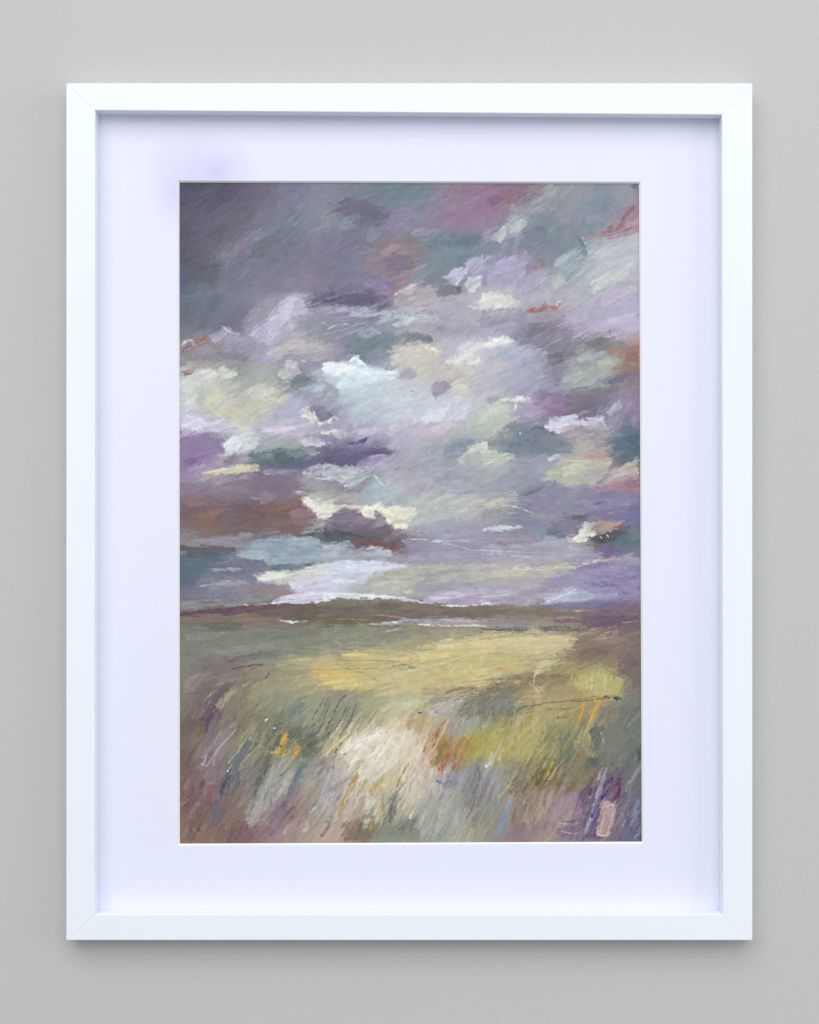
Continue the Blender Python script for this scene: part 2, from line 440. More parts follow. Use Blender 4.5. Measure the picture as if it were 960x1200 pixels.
def lay(table):
    for t, s in table:
        ox, oy = ORG[t]
        for line in s.strip().split("\n"):
            p = line.split()
            if not p or p[0] == '#': continue
            kind, col = p[0], p[1]
            xy = [float(v) for v in p[5:] for v in v.split(",")] if kind == 'P' else [float(v) for v in p[4:] for v in v.split(",")]
            q = [(ox + xy[k] * K, oy + xy[k + 1] * K) for k in range(0, len(xy), 2)]
            if kind == 'P': patch(col, float(p[2]), float(p[3]), float(p[4]), q)
            elif kind == 'S': stroke(col, float(p[2]), float(p[3]), q)
# broad passages, then crisp shapes and single pulls; positions are local to each region of the canvas
BROAD = [
('a1', """
P 46495e 20 14 .7 50,50 400,50 300,100 160,140 60,170
P 565a68 15 10 .6 80,480 200,480 270,560 250,640 120,600
P 66727c 38 14 .6 430,540 480,420 600,370 740,330 700,420 600,520
P 8c8598 38 10 .5 290,480 430,380 520,340 450,430 340,500
P 4c5a82 90 5 .6 52,350 78,350 78,700 52,700
P 7a8292 35 14 .5 700,280 860,200 960,130 960,220 840,300 700,350
P 8f8998 50 6 .8 440,859 500,790 560,755 640,740 600,859
P b4aec4 50 2 .95 555,862 600,800 655,745 720,722 775,735 812,780 800,862
P 655a74 20 8 .8 830,765 870,700 960,670 960,760
P 827a8e 25 8 .5 770,560 850,590 900,640 800,620
"""),
('b1', """
P 66627a 15 9 .8 50,190 150,150 260,180 380,250 330,290 180,250 60,230
P 64808a 10 12 .7 380,60 500,70 560,110 520,140 440,120
P 8a929a 15 8 .6 0,260 120,240 150,290 90,320 0,310
P 8f7092 20 16 .8 640,290 720,150 900,100 960,60 960,310 740,320
P 86747c 15 10 .7 720,60 880,60 860,120 760,130
P 8a7a7e 20 7 .75 210,490 330,450 430,405 590,420 580,520 500,600 360,600 230,540
P 726d8a 10 7 .8 350,500 430,480 500,520 440,580 360,540
P 9b7d88 10 6 .7 340,600 480,600 510,650 420,665
P 8478a8 -30 6 .8 210,620 330,605 400,670 350,720 260,660
P 738690 10 8 .75 590,380 750,340 900,330 940,400 860,480 760,470 740,600 640,640 520,620 600,520
P 665c78 8 6 .75 0,745 120,705 260,700 390,750 300,775 100,772
P 9f98b4 10 6 .6 0,790 300,790 240,859 0,859
P b3adae 15 5 .75 420,700 540,655 650,675 670,760 500,810 410,770
P a9a4b2 12 8 .7 640,740 960,700 960,859 640,859
P c8cfc8 10 5 .8 870,780 960,735 960,810
P b0bcc4 5 4 .8 380,835 640,825 680,859 340,859
P 8a7a9a 20 8 .5 400,220 520,250 480,330 380,300
"""),
('c1', """
P 8a6a88 22 12 .75 0,60 240,60 200,130 60,200 0,200
P 87656f 22 8 .6 120,110 330,80 260,160 140,180
P a0a4a8 35 12 .6 230,220 330,120 420,90 400,190 300,240
P 7c8696 15 10 .8 560,180 640,120 740,130 840,170 820,250 700,280 600,250
P 77838f 20 10 .8 240,330 330,240 420,280 560,250 680,290 700,340 560,360 620,440 560,500 400,560 300,520 220,430
P 8b8599 30 8 .5 540,160 480,180 430,260 540,300
P a5aeb2 40 6 .75 70,380 120,310 190,250 250,260 230,340 130,400
P 9c95bc 40 6 .7 0,320 80,310 70,370 20,390
P a39cbe 20 7 .85 20,560 120,490 230,500 300,560 250,650 100,660 20,620
P b0b5bc 30 14 .7 640,430 800,400 920,380 925,500 800,620 620,700 560,650 560,560
P aca8b6 30 10 .6 350,600 480,580 560,640 640,740 500,770 360,760 240,720
P a49dbe 25 10 .7 700,859 780,740 925,650 925,859
P d2d3c8 5 6 .75 0,740 90,720 170,715 235,745 180,790 80,810 0,790
P a07a80 20 4 .55 600,370 700,330 830,290 925,270 925,330 800,370 680,385
P 8e5f68 35 3 .7 740,310 820,280 850,200 895,180 905,210 860,250 820,310 760,345
"""),
('a2', """
P b0acc8 55 2 .95 470,160 560,90 660,10 730,0 735,120 660,160 600,225 520,200
P 9b97ac 50 6 .7 440,110 500,60 580,0 650,0 560,80 470,150
P a29eb6 35 3 .8 230,170 330,110 400,150 410,190 330,230 240,200
P 9590a8 20 7 .7 330,220 430,180 560,220 580,260 480,330 400,310 330,270
P 8a8288 15 6 .7 60,230 330,200 330,300 240,340 70,330
P 828a8c 10 8 .7 740,70 860,30 960,60 960,190 820,200
P b4b0b0 10 6 .7 560,260 680,220 800,200 960,220 960,260 780,270 600,300
P 868a86 15 7 .7 270,320 420,310 470,350 460,400 340,380
P 9aa29c 25 8 .7 330,380 480,340 640,350 700,400 640,470 480,500 380,470
P 8a8298 15 7 .7 620,340 700,280 840,290 900,360 830,420 700,420
P b9bab8 20 4 .8 640,380 690,310 750,330 760,390 700,450
P 6f8084 15 6 .8 700,440 770,400 850,400 900,430 860,470 720,480
P c3c8c4 30 5 .85 65,440 130,380 220,370 290,400 260,470 160,500 150,600 65,610
P c3c3b0 40 6 .8 170,500 250,430 310,370 400,420 390,480 300,540 230,600 200,560
P bebdac 35 7 .8 240,600 380,540 500,470 620,480 700,510 640,600 520,680 400,690 290,660
P c9c4dc 15 5 .85 62,620 200,620 300,670 400,710 330,740 180,750 62,760
P aaa8c6 30 7 .75 560,640 680,570 760,530 840,560 760,640 620,690
P 807b93 -40 4 .75 830,590 900,590 955,650 900,680 850,650
P 86709c 15 5 .9 62,765 200,750 330,770 310,859 62,859
P ccd3d8 30 4 .85 310,810 380,750 470,740 520,790 440,859 320,859
P bcb2c6 10 6 .7 470,700 700,680 840,670 880,720 780,760 560,760
P 98a8a6 10 8 .6 520,800 760,780 860,859 500,859
P a0b4ba 20 6 .7 800,480 900,430 960,420 960,500 860,520
"""),
('b2', """
P 8490a0 12 7 .5 0,120 160,90 330,80 420,60 480,110 330,150 160,180
P 6c8288 12 7 .8 120,210 240,170 360,160 420,200 400,250 250,270 130,260
P 768489 10 5 .75 350,190 480,150 600,160 640,200 560,215 460,215 390,270 350,240
P acaab2 20 5 .8 480,100 560,50 650,45 665,90 600,150 500,140
P a09cb0 10 8 .7 700,80 960,60 960,180 760,170
P 8a86a4 10 6 .7 250,290 330,260 400,290 420,350 340,365 280,350
P c5c1b2 10 5 .9 380,290 430,235 560,215 650,235 690,270 640,330 520,360 400,350
P d8e6f2 6 2.5 .97 0,330 70,320 140,325 170,285 215,300 250,345 280,365 430,370 440,400 380,430 250,450 130,460 80,410 0,400
P c0d0dc 20 10 .5 0,400 100,400 250,430 330,430 220,480 110,500 0,480
P bfbaac 5 4 .8 460,370 640,350 860,350 900,400 700,420 540,420
P a49ca8 20 2.5 .9 440,370 480,350 535,380 540,410 480,440 450,420
P 9c94a4 15 1.2 .95 640,460 670,440 720,440 745,475 700,520 665,535 635,500
P c4c0a4 20 5 .8 750,470 800,440 870,470 860,530 790,540
P d6d4dc 35 2 .92 700,300 800,250 860,205 945,200 950,260 915,340 820,330 740,340
P d4d2cb 15 3 .8 740,320 820,305 920,315 915,345 800,345
P b2acbe 30 4 .8 680,290 780,240 800,250 760,300 700,310
P b2bfca 15 12 .7 120,560 300,480 480,450 640,520 620,600 400,640 200,640
P c2cdd8 10 8 .6 380,560 600,540 760,560 640,600 400,610
P c9c9dc 12 5 .85 540,650 640,610 780,590 850,600 820,660 700,690 580,690
P b0a6d4 10 5 .8 540,690 640,680 660,715 580,725
P aaa4b6 15 5 .7 380,740 480,690 560,690 520,740 440,765
P b8b2b4 15 8 .6 520,740 700,700 820,700 720,770 560,800
P aec0a8 20 4 .8 840,700 900,640 960,620 960,720 850,740
P 8792a0 12 4 .85 700,859 740,800 830,770 950,790 880,859
P 86868f 0 5 .6 0,430 60,470 90,510 30,540 0,520
"""),
('c2', """
P 8481a0 8 6 .8 0,60 120,60 250,60 260,90 80,105 0,100
P 7f7a8c 15 6 .85 200,150 300,90 400,90 530,130 600,190 500,240 330,250 220,220
P ada3c2 25 12 .7 520,80 640,20 925,0 925,130 800,170 560,160
P 79807f 10 7 .85 560,220 680,170 770,165 830,210 740,240 640,250
P 9da3bc 20 8 .85 30,290 120,240 240,230 340,270 390,340 340,420 200,460 60,420
P bab6b8 20 10 .7 0,330 120,290 150,360 60,440 0,450
P 7f788a 40 7 .8 370,280 480,240 560,260 480,350 440,440 380,420
P 9ba4a3 20 6 .8 480,430 500,330 580,270 680,260 750,270 830,300 800,370 720,400 680,460 560,470
P a6a996 20 5 .8 700,340 780,310 840,330 800,370 720,380
P a07c72 5 4 .8 740,255 840,235 925,250 925,340 830,370 830,300
P 8a7868 15 5 .7 820,330 925,340 900,390 780,390
P 777089 15 7 .8 720,440 830,390 925,390 925,420 800,480 730,470
P 8a6f9c 15 7 .85 300,560 400,490 480,500 520,590 470,640 360,620
P 766f80 10 6 .85 490,510 600,480 780,480 760,580 660,640 540,640 500,580
P 8f78a8 60 8 .6 860,520 925,470 925,720 860,600
P 9089a8 55 8 .7 680,640 780,520 850,560 820,700 720,720
P c6c2d8 12 2.5 .93 370,700 440,650 560,645 600,680 550,720 440,750 400,730
P bdb7cf 15 3 .9 590,680 700,640 745,700 740,730 620,720
P 9d9496 8 6 .8 480,760 560,710 700,710 740,760 600,780
P b6c0b0 25 6 .8 0,620 60,580 130,560 190,590 210,660 130,700 40,720 0,700
P 9c93aa 20 6 .8 210,600 300,570 370,620 330,690 230,680
P 737e8c 3 6 .8 30,800 120,760 220,730 330,710 450,750 540,780 540,859 60,859
P 56758a 30 10 .8 760,800 850,730 925,760 925,859 780,859
P 4f5c80 30 6 .6 850,790 925,760 925,859 880,859
P eef0e8 12 2 .85 0,215 60,180 100,195 150,175 195,200 150,225 60,245 0,235
"""),
('a3', """
P 8a68a4 15 8 .7 65,60 200,60 260,40 250,90 120,140 65,150
P a890b0 15 6 .75 120,180 260,130 330,140 300,200 180,220
P 928898 25 3 .85 290,170 340,90 430,85 480,130 400,160 320,180
P bdb79c 15 3 .9 180,200 300,170 400,150 510,150 520,190 400,205 260,210
P a3a2a0 10 4 .8 170,225 300,215 480,200 430,240 300,265 200,245
P 62757a 5 8 .85 470,100 600,80 760,60 800,110 700,150 560,150
P 64608a 5 6 .8 560,150 700,140 960,110 960,140 800,170 620,175
P 9080a8 5 2.5 .85 550,190 620,165 700,175 750,190 700,210 580,205
P 82707f 15 12 .7 70,260 300,270 500,240 700,230 780,300 560,330 200,360 70,360
P 79645f 10 12 .8 70,400 200,420 400,400 600,400 760,380 850,450 800,560 560,590 280,570 70,500
P 8a6a5c 25 8 .7 150,450 260,400 310,470 250,540 120,550
P 7c6c7c 20 10 .6 280,440 360,420 400,470 330,520
P 8a6456 25 6 .75 560,420 700,400 770,360 760,410 640,440
P 8a8488 25 3 .9 470,350 540,330 600,300 625,330 570,380 500,365
P 8f7079 15 5 .6 760,400 830,420 900,480 800,500 700,470
P 56555c 0 6 .85 820,560 880,520 960,520 960,615 880,600
P 8c8894 5 3 .85 65,610 240,590 360,580 420,550 470,560 500,605 400,610 240,625 80,640
P 5f565e 2 4 .85 65,640 240,630 380,640 380,660 240,685 100,690
P 566c80 5 5 .65 150,690 260,680 390,660 400,675 280,720 180,720
P 4f6f80 5 8 .8 65,700 200,690 300,700 200,790 65,820
P 8d9fae 3 2 .93 375,680 450,640 500,600 640,590 700,570 820,575 960,615 1040,640 1080,690 960,735 760,740 600,745 520,710 400,700
P 76708c 0 7 .7 250,760 400,720 540,720 520,780 330,800
P 5d7882 5 3 .8 590,755 690,735 780,740 860,725 850,745 760,765 640,775
P c4c8c0 3 2.5 .9 500,800 620,780 780,775 960,740 1100,735 1060,859 560,859 510,830
P d8d8d0 6 1.5 .95 770,340 830,340 960,370 960,450 920,480 870,450 850,420 790,390
P b8b4ac 5 3 .8 740,305 820,315 960,330 960,360 860,355 790,340
"""),
('b3', """
P 665e86 5 4 .85 0,150 0,70 100,55 200,30 250,5 255,50 330,45 430,60 400,90 250,110 180,155 80,150
P 7a6aa0 8 3 .7 110,50 200,25 245,5 255,60 170,70
P a598b8 10 3 .85 180,160 230,110 330,95 420,95 340,150 240,190
P aab0b8 15 2 .9 0,150 180,160 240,190 300,200 240,235 190,265 140,285 70,240 0,230
P 8a8790 15 1.5 .9 0,235 50,240 120,290 180,290 240,240 290,225 250,290 160,330 0,330
P a8a69e 5 7 .8 0,310 200,320 260,370 200,385 0,375
P 93a6b0 10 6 .85 240,290 300,220 350,260 400,300 480,340 480,390 300,380 230,360
P 9d9cab 20 10 .8 400,170 560,110 800,100 860,180 960,220 900,280 700,320 560,300 440,270
P 808a9a 12 5 .8 720,80 800,30 960,10 960,30 860,50 800,110 720,110
P abb4b0 25 5 .9 800,130 860,60 960,20 960,160 870,150
P aeb8b2 30 8 .75 520,400 600,340 740,320 780,400 640,480 500,520
P b9bcae 20 6 .8 740,340 900,320 930,370 900,440 800,470 720,440
P 9395a4 25 8 .7 560,540 700,480 860,470 960,430 960,560 760,580
P dedccb 15 2 .95 200,400 330,390 520,400 560,430 500,510 470,535 420,525 390,510 350,470 300,410 280,465 240,450
P d0cdbf 5 3 .85 0,385 220,395 210,415 120,410 60,440 10,470 0,470
P 7d7286 -5 1.5 .95 0,480 50,440 110,412 200,410 225,440 260,470 300,470 300,420 350,450 370,500 400,530 350,560 200,560 0,530
P 6a646e -6 5 .9 0,530 150,520 350,500 390,560 350,600 200,590 0,590
P 5c5d62 -8 5 .75 0,560 120,545 250,570 330,600 300,615 160,600 0,600
P 5c6c70 3 4 .8 0,590 130,595 180,640 100,630 0,620
P 7a5e62 -5 4 .88 170,610 300,600 400,600 480,640 480,670 410,675 380,640 220,630
P 7c6c7c -10 4 .85 350,560 400,530 470,550 500,590 480,640 380,610
P 9290a6 0 6 .85 480,600 800,600 960,640 960,720 560,740 400,720 410,680
P a3a8b4 3 2.5 .92 0,620 130,605 190,640 300,630 360,640 400,670 400,700 250,720 80,740 0,740
P c8cfe0 3 4 .9 0,740 200,720 420,730 500,750 300,800 240,859 0,859
P a9a99d 3 3.5 .9 260,810 400,770 640,745 960,740 960,859 240,859
P b9b8a4 3 4 .6 300,859 420,810 500,840 620,859
"""),
('c3', """
P bcc4ae 5 3 .9 0,70 60,60 150,80 190,105 100,130 0,160
P 6f7f8e 5 8 .75 140,30 500,10 520,60 380,100 200,90
P 9498a6 10 10 .8 140,140 380,110 420,180 380,260 200,300 60,260
P b0b29c 15 4 .92 380,240 400,170 480,120 560,105 700,110 770,130 740,190 660,260 580,280 480,260
P b4b884 60 4 .8 385,200 430,160 460,180 420,230
P b08884 3 4 .8 610,95 700,85 790,95 780,125 700,115 620,115
P 5a7182 30 8 .75 740,40 820,0 925,0 925,120 850,140 790,100
P aca8ac 15 5 .85 700,260 780,170 860,140 925,120 925,240 780,245
P b0807f 3 4 .85 700,270 780,245 870,250 860,275 740,295
P 8a6a7c 3 6 .7 840,260 925,250 925,290 850,290
P 80809a 12 8 .8 240,330 400,280 600,280 600,420 400,440 200,400
P 7a719f 8 8 .8 560,310 700,300 925,320 925,420 760,430 640,380
P b4b5a4 12 7 .8 0,360 140,330 240,370 120,420 0,420
P 8a8890 10 6 .7 0,430 160,390 260,400 200,470 0,490
P c8d4dc 3 2 .9 0,535 70,510 120,500 180,515 260,520 160,535 40,545
P 8d8698 0 8 .8 0,560 300,550 500,620 500,640 100,640 0,620
P 746e88 10 8 .8 390,520 500,450 620,450 590,520 520,570 400,560
P 5f7484 8 5 .7 390,570 400,540 470,530 480,580
P 93a4b0 3 4 .8 340,590 440,575 500,590 520,620 420,630 350,620
P d9d6ce 45 1.5 .95 500,590 560,560 600,500 620,485 640,520 680,560 650,600 560,605
P a99c98 20 4 .85 620,510 700,485 820,490 800,530 700,560 650,560
P ad8480 10 4 .7 700,500 820,490 800,530 720,530
P 57555c 5 5 .88 650,590 700,560 780,530 860,520 870,560 800,590 720,610
P 5c7480 8 5 .8 760,610 860,570 925,560 925,640 830,640
P 6f62a8 5 3 .85 660,660 720,635 830,650 820,675 680,680
P a29eb2 2 6 .8 0,620 400,630 640,650 720,690 600,730 300,700 0,690
P aea9a4 3 5 .85 0,740 300,750 560,740 440,790 280,840 0,859
P b4aea8 5 4 .8 600,740 700,705 860,690 925,710 925,745 700,740
P 8c82a8 -3 8 .8 420,840 560,770 700,745 925,740 925,859 400,859
"""),
]
BROAD += [
('a4', """
P c0c6c0 3 2.5 .9 500,20 640,0 960,0 960,60 800,60 700,50 530,50
P 9a9c9e 2 2.5 .85 170,85 280,60 420,50 460,60 380,90 240,92
P 767490 0 8 .7 70,120 300,80 420,120 300,150 80,160
P 8a9090 2 5 .7 70,190 300,160 600,150 560,180 300,200 70,230
P 8d7a7a 2 5 .7 430,110 560,90 700,90 730,120 620,135 460,125
P ccc9dc 8 2.5 .9 600,190 700,130 760,120 700,70 780,50 960,20 960,160 860,190
P 6b5262 2 2.5 .93 62,265 62,240 260,220 460,200 640,195 600,230 400,260 200,265
P 70625e 3 3 .92 440,250 640,196 840,190 960,170 960,270 700,275 500,262
P 867868 0 6 .85 62,275 400,262 660,270 640,310 300,340 62,330
P 6c6c5a 0 5 .85 200,320 280,295 430,305 430,325 300,340 200,335
P 7d8270 2 9 .8 62,350 400,340 960,330 960,440 600,460 200,450 62,430
P 848a72 2 9 .7 300,450 500,430 860,440 860,500 660,510 500,470
P 7a7474 4 5 .88 200,570 280,520 400,500 560,470 650,480 620,510 480,530 320,550
P 8a7f74 12 9 .7 150,620 350,580 520,570 400,620 260,660
P 949278 35 12 .75 480,690 640,600 850,610 900,700 860,859 560,800 440,740
P 75696c 55 6 .8 190,820 270,730 380,640 420,640 320,720 250,859 190,859
P 7d7670 50 8 .7 62,720 160,620 250,620 180,740 100,859 62,859
P 827a6c 50 8 .6 280,830 400,700 460,690 380,859
P cfb268 0 6 .65 850,590 960,588 960,620 870,630
P bfae84 2 5 .7 750,530 960,515 960,570 860,560
P 6f8280 55 7 .7 640,859 720,790 800,790 780,859
"""),
('b4', """
P d3d9e4 0 2.5 .85 0,130 300,135 420,150 560,170 700,195 620,190 440,175 100,160 0,180
P b6b6a2 5 4 .85 260,130 280,60 420,50 520,70 530,120 440,140
P b4a6c4 2 5 .85 590,170 600,120 760,110 960,110 960,190 740,200
P 9893a0 3 5 .8 520,90 560,70 840,60 900,90 720,110 560,110
P 7f7768 -2 3 .88 -40,190 80,160 200,160 400,160 520,180 650,190 740,205 960,207 1090,222 1040,258 900,270 740,270 520,275 300,250 -40,270
P 6b6668 -3 5 .6 0,215 200,195 430,195 420,230 200,245 0,245
P 75666a 0 5 .6 440,220 700,215 960,235 1060,250 940,272 560,272
P 746c58 0 5 .85 0,270 260,262 420,270 300,310 100,325 0,330
P a8a8b0 2 4 .85 280,310 420,290 560,285 760,280 960,285 960,318 640,318 420,310
P 84887a 2 9 .85 0,335 250,325 500,325 480,400 260,440 0,450
P 948f7c 2 7 .8 480,330 960,325 960,360 760,380 500,390
P c4b888 5 8 .8 520,520 560,470 800,420 960,390 960,480 800,480 680,500 560,540
P cdb974 2 5 .75 105,470 160,462 520,480 500,510 300,520 110,520
P c0ae74 1 5 .7 0,530 360,525 540,545 520,570 300,575 0,570
P d2b662 2 6 .7 0,590 180,590 250,620 240,710 100,690 0,680
P a9aaa8 6 4 .75 360,610 460,580 580,565 540,590 420,630
P bdaf7a 8 9 .7 240,640 560,590 960,520 960,640 800,670 560,690 340,720
P 8c7e72 4 6 .85 600,715 760,690 960,670 960,720 800,740 640,750
P 8f9070 50 9 .6 0,720 200,720 240,859 0,859
P b8b490 20 6 .8 340,800 400,760 560,760 600,820 480,859 340,859
P a8a4a4 25 5 .8 620,840 680,780 760,760 820,770 740,820 660,850
P 7c7a68 45 8 .7 800,830 860,740 960,730 960,859 840,859
"""),
('c4', """
P b4afc0 3 5 .8 0,120 120,110 330,150 440,110 540,95 600,120 500,160 380,180 200,190 0,190
P a9acc8 10 4 .85 370,170 440,130 540,95 620,120 800,130 700,150 480,190
P 8e84aa 0 7 .75 540,90 600,50 925,40 925,150 820,140 640,115
P 756c98 2 4 .8 290,220 420,190 620,180 860,205 860,222 600,220 400,228
P 7c7868 1 3 .9 0,205 200,205 420,225 560,230 560,260 300,260 0,240
P 856c70 0 5 .75 340,270 400,250 700,240 925,230 925,260 700,270 480,290
P 8c8690 0 4 .8 0,280 200,280 330,300 200,325 0,330
P 705c74 0 3.5 .75 600,280 700,262 925,262 925,295 780,325 620,330 600,310
P 5e6860 0 3 .75 0,335 280,332 260,350 0,352
P 687066 0 3 .75 340,325 520,320 620,345 480,350 360,350
P b9ab86 2 6 .85 0,390 260,370 520,370 560,400 540,450 260,450 0,470
P a89c88 20 6 .7 490,370 620,340 780,340 640,380 560,400 540,440
P 86756c 15 8 .8 480,520 560,430 700,370 925,360 925,560 860,640 720,560 560,560
P 7a6a70 60 8 .5 780,640 860,480 925,450 925,700 830,640
P ada278 10 8 .7 0,480 200,480 300,540 200,600 60,620 0,580
P a09c70 40 6 .7 270,600 350,520 470,480 500,540 400,600 320,650
P 84745f 3 6 .85 0,690 120,650 300,600 540,600 560,640 360,680 100,710 0,710
P b0b064 85 5 .75 530,660 620,620 700,590 740,620 820,640 820,700 780,730 660,700 560,690
P 8e8874 4 8 .7 360,700 520,680 560,720 460,760 340,760
P bba473 4 5 .85 190,790 300,720 300,670 350,690 360,740 480,760 300,800
P b0985f 8 6 .8 240,859 320,810 520,780 580,770 560,859
P 76796e 40 9 .8 0,740 180,720 220,800 140,859 0,859
P 7a7e78 60 9 .7 700,800 820,740 925,700 925,859 700,859
"""),
('a5', """
P 664e60 58 5 .8 190,170 190,80 260,20 290,0 240,100 215,175
P 7f7466 60 8 .7 300,120 360,80 480,70 420,150 330,160
P 8a7c84 55 7 .8 180,360 260,200 320,150 400,150 300,290 210,390
P 8a8c64 55 7 .7 330,340 420,220 560,80 620,50 560,180 430,330 360,430
P 66777a 58 4 .88 350,370 400,270 450,220 500,230 440,310 370,420
P 4a5674 62 4 .75 285,545 300,480 350,380 380,400 330,500 310,550
P 6a6f7c 75 5 .8 215,720 250,620 290,560 280,640 270,730
P 5f6c6a 62 4 .85 480,540 520,400 570,310 610,310 590,380 520,500 480,580
P 687a86 60 4 .88 680,520 720,430 760,350 800,350 790,420 740,510 690,555
P a0a293 60 6 .85 480,600 600,390 700,310 730,330 690,480 620,560 560,640
P 9f9a96 60 5 .8 430,690 500,590 620,570 600,650 520,720 450,710
P 5c7068 50 6 .8 560,190 620,140 700,110 720,180 640,260 600,260
P c89a38 60 3 .92 640,270 660,150 690,140 690,200 665,270
P c9a244 10 3.5 .9 580,290 620,260 680,270 680,300 630,310
P c8963a 25 3 .9 700,280 740,240 775,260 770,300 725,315
P 66706a 40 6 .8 700,240 740,140 840,160 870,240 820,320 770,310 770,240 720,200
P 7f5f66 40 8 .7 60,620 200,480 260,560 200,700 80,700
P 845f68 30 7 .7 400,790 440,740 560,740 540,810 420,820
P 7c6478 55 6 .75 600,620 700,570 720,640 640,740 560,740
P 909a9a 75 4 .7 820,650 880,560 940,350 960,340 940,520 880,650
P a09684 70 7 .7 720,640 800,470 860,420 900,400 880,540 800,650
P 6c6a64 30 3 .75 90,790 120,750 155,755 140,800 110,810
P 8f7f50 85 4 .5 150,200 185,110 190,190 160,300
"""),
('b5', """
P e6dfd2 52 5 .9 85,300 130,220 180,180 260,165 350,140 360,270 300,340 180,360 110,320
P dcd6c6 60 7 .85 120,380 200,330 400,150 470,160 440,280 380,420 250,480
P c2b888 55 4 .85 0,270 60,210 150,170 130,210 50,310 10,310
P c3b68e 20 7 .75 360,130 420,60 560,80 640,100 600,160 460,160
P b4905f 30 5 .75 480,130 520,90 620,90 610,160 520,160
P ccc0a4 70 7 .7 400,400 440,260 560,180 600,260 620,400 500,480 440,620
P 98a094 50 8 .8 700,160 760,90 900,90 960,130 880,190 740,200
P b07c4c 62 5 .6 585,290 610,220 700,180 730,200 860,200 880,230 840,320 780,400 740,360 700,405 680,370 640,390 620,340
P 9a7a3a 65 3 .8 620,370 680,270 720,220 720,320 650,390
P a69c44 55 6 .75 820,350 880,240 920,180 960,160 960,310 900,330
P 7f7690 20 5 .8 660,460 740,420 780,440 770,480 700,500
P c4b6ac 75 7 .8 430,500 520,380 620,380 640,500 560,600 480,600
P b8933c 70 3 .7 80,640 150,500 200,400 210,440 150,560 90,680
P a8a0a4 65 6 .75 0,400 80,330 100,420 60,560 0,600
P b8a298 65 6 .7 20,580 90,480 110,520 60,600
P c4c0ac 80 5 .8 220,680 250,540 330,560 310,700 240,720
P 9a8f84 80 4 .7 190,640 230,440 260,460 220,660
P c0a040 45 4 .8 260,540 270,480 340,440 350,500 300,540
P 6b6c70 60 4 .85 370,660 400,540 430,510 430,600 390,680
P 9fa493 60 12 .8 560,720 620,520 760,500 860,620 820,800 600,800
P 847c7c 70 7 .7 820,620 860,480 880,380 920,340 920,480 870,640
P 7f7266 0 6 .85 120,805 130,700 260,720 260,805
P 7f8474 40 7 .75 330,760 400,660 540,700 520,800 340,805
P b49a8c 0 5 .6 0,790 120,780 120,808 0,808
"""),
('c5', """
P b5ad60 50 10 .6 0,280 60,180 240,130 420,100 460,180 320,300 100,330
P aa9a70 10 7 .8 160,120 260,70 460,50 520,80 440,120 240,140
P 7f8a58 55 8 .8 340,220 400,110 500,130 520,200 440,300 360,280
P 66805c 60 6 .8 430,220 480,150 550,160 540,260 470,310 440,270
P 5f7478 60 4 .75 520,320 560,240 560,330 530,345
P a09a62 70 6 .85 560,270 570,150 650,150 660,290 590,290
P 5a6676 60 5 .85 640,250 650,150 700,130 710,260 670,300
P 4e5660 15 4 .85 600,360 620,320 680,320 670,370 630,375
P 6f7970 60 14 .8 720,100 925,60 925,300 860,360 720,340
P 8a8468 60 8 .7 480,420 560,300 700,380 640,480 540,520
P 76602c 60 5 .8 310,490 330,420 400,390 390,420 340,490
P 7a6242 40 6 .75 180,520 190,450 260,440 240,500 200,530
P a89f38 60 3.5 .85 350,440 400,350 430,350 420,400 380,450
P c8c4c8 40 4 .85 15,360 50,320 60,360 30,390
P 78708a 60 7 .75 120,430 150,350 210,340 180,420
P 8290a4 62 3 .88 60,790 130,620 180,560 170,620 110,760
P 54407c 60 5 .72 560,560 620,490 700,500 760,430 830,440 830,500 790,560 700,590 640,680 610,700
P 5a4a8c 70 5 .85 600,800 640,680 690,620 690,780 670,808
P 6a3a6e 75 3 .85 770,560 790,430 815,430 830,520 820,570
P 9a8794 70 7 .7 420,620 540,540 600,620 600,720 480,760
P 7a6678 5 5 .75 430,740 600,680 600,770 470,790
P 8b86a0 62 3 .85 590,808 640,640 720,400 740,380 730,440 680,620 630,760
P b99a98 75 1.3 .92 680,770 690,700 710,620 725,565 750,580 790,600 792,650 770,720 750,780 700,782
P 6d6a90 60 7 .8 830,790 860,680 900,560 925,560 925,808 840,808
P 8a88a0 62 4 .8 880,690 920,570 940,590 900,720
P 80706c 70 8 .6 180,640 260,560 340,560 300,700 200,740
P a0907c 65 6 .7 230,700 330,520 400,510 400,560 320,680
"""),
]

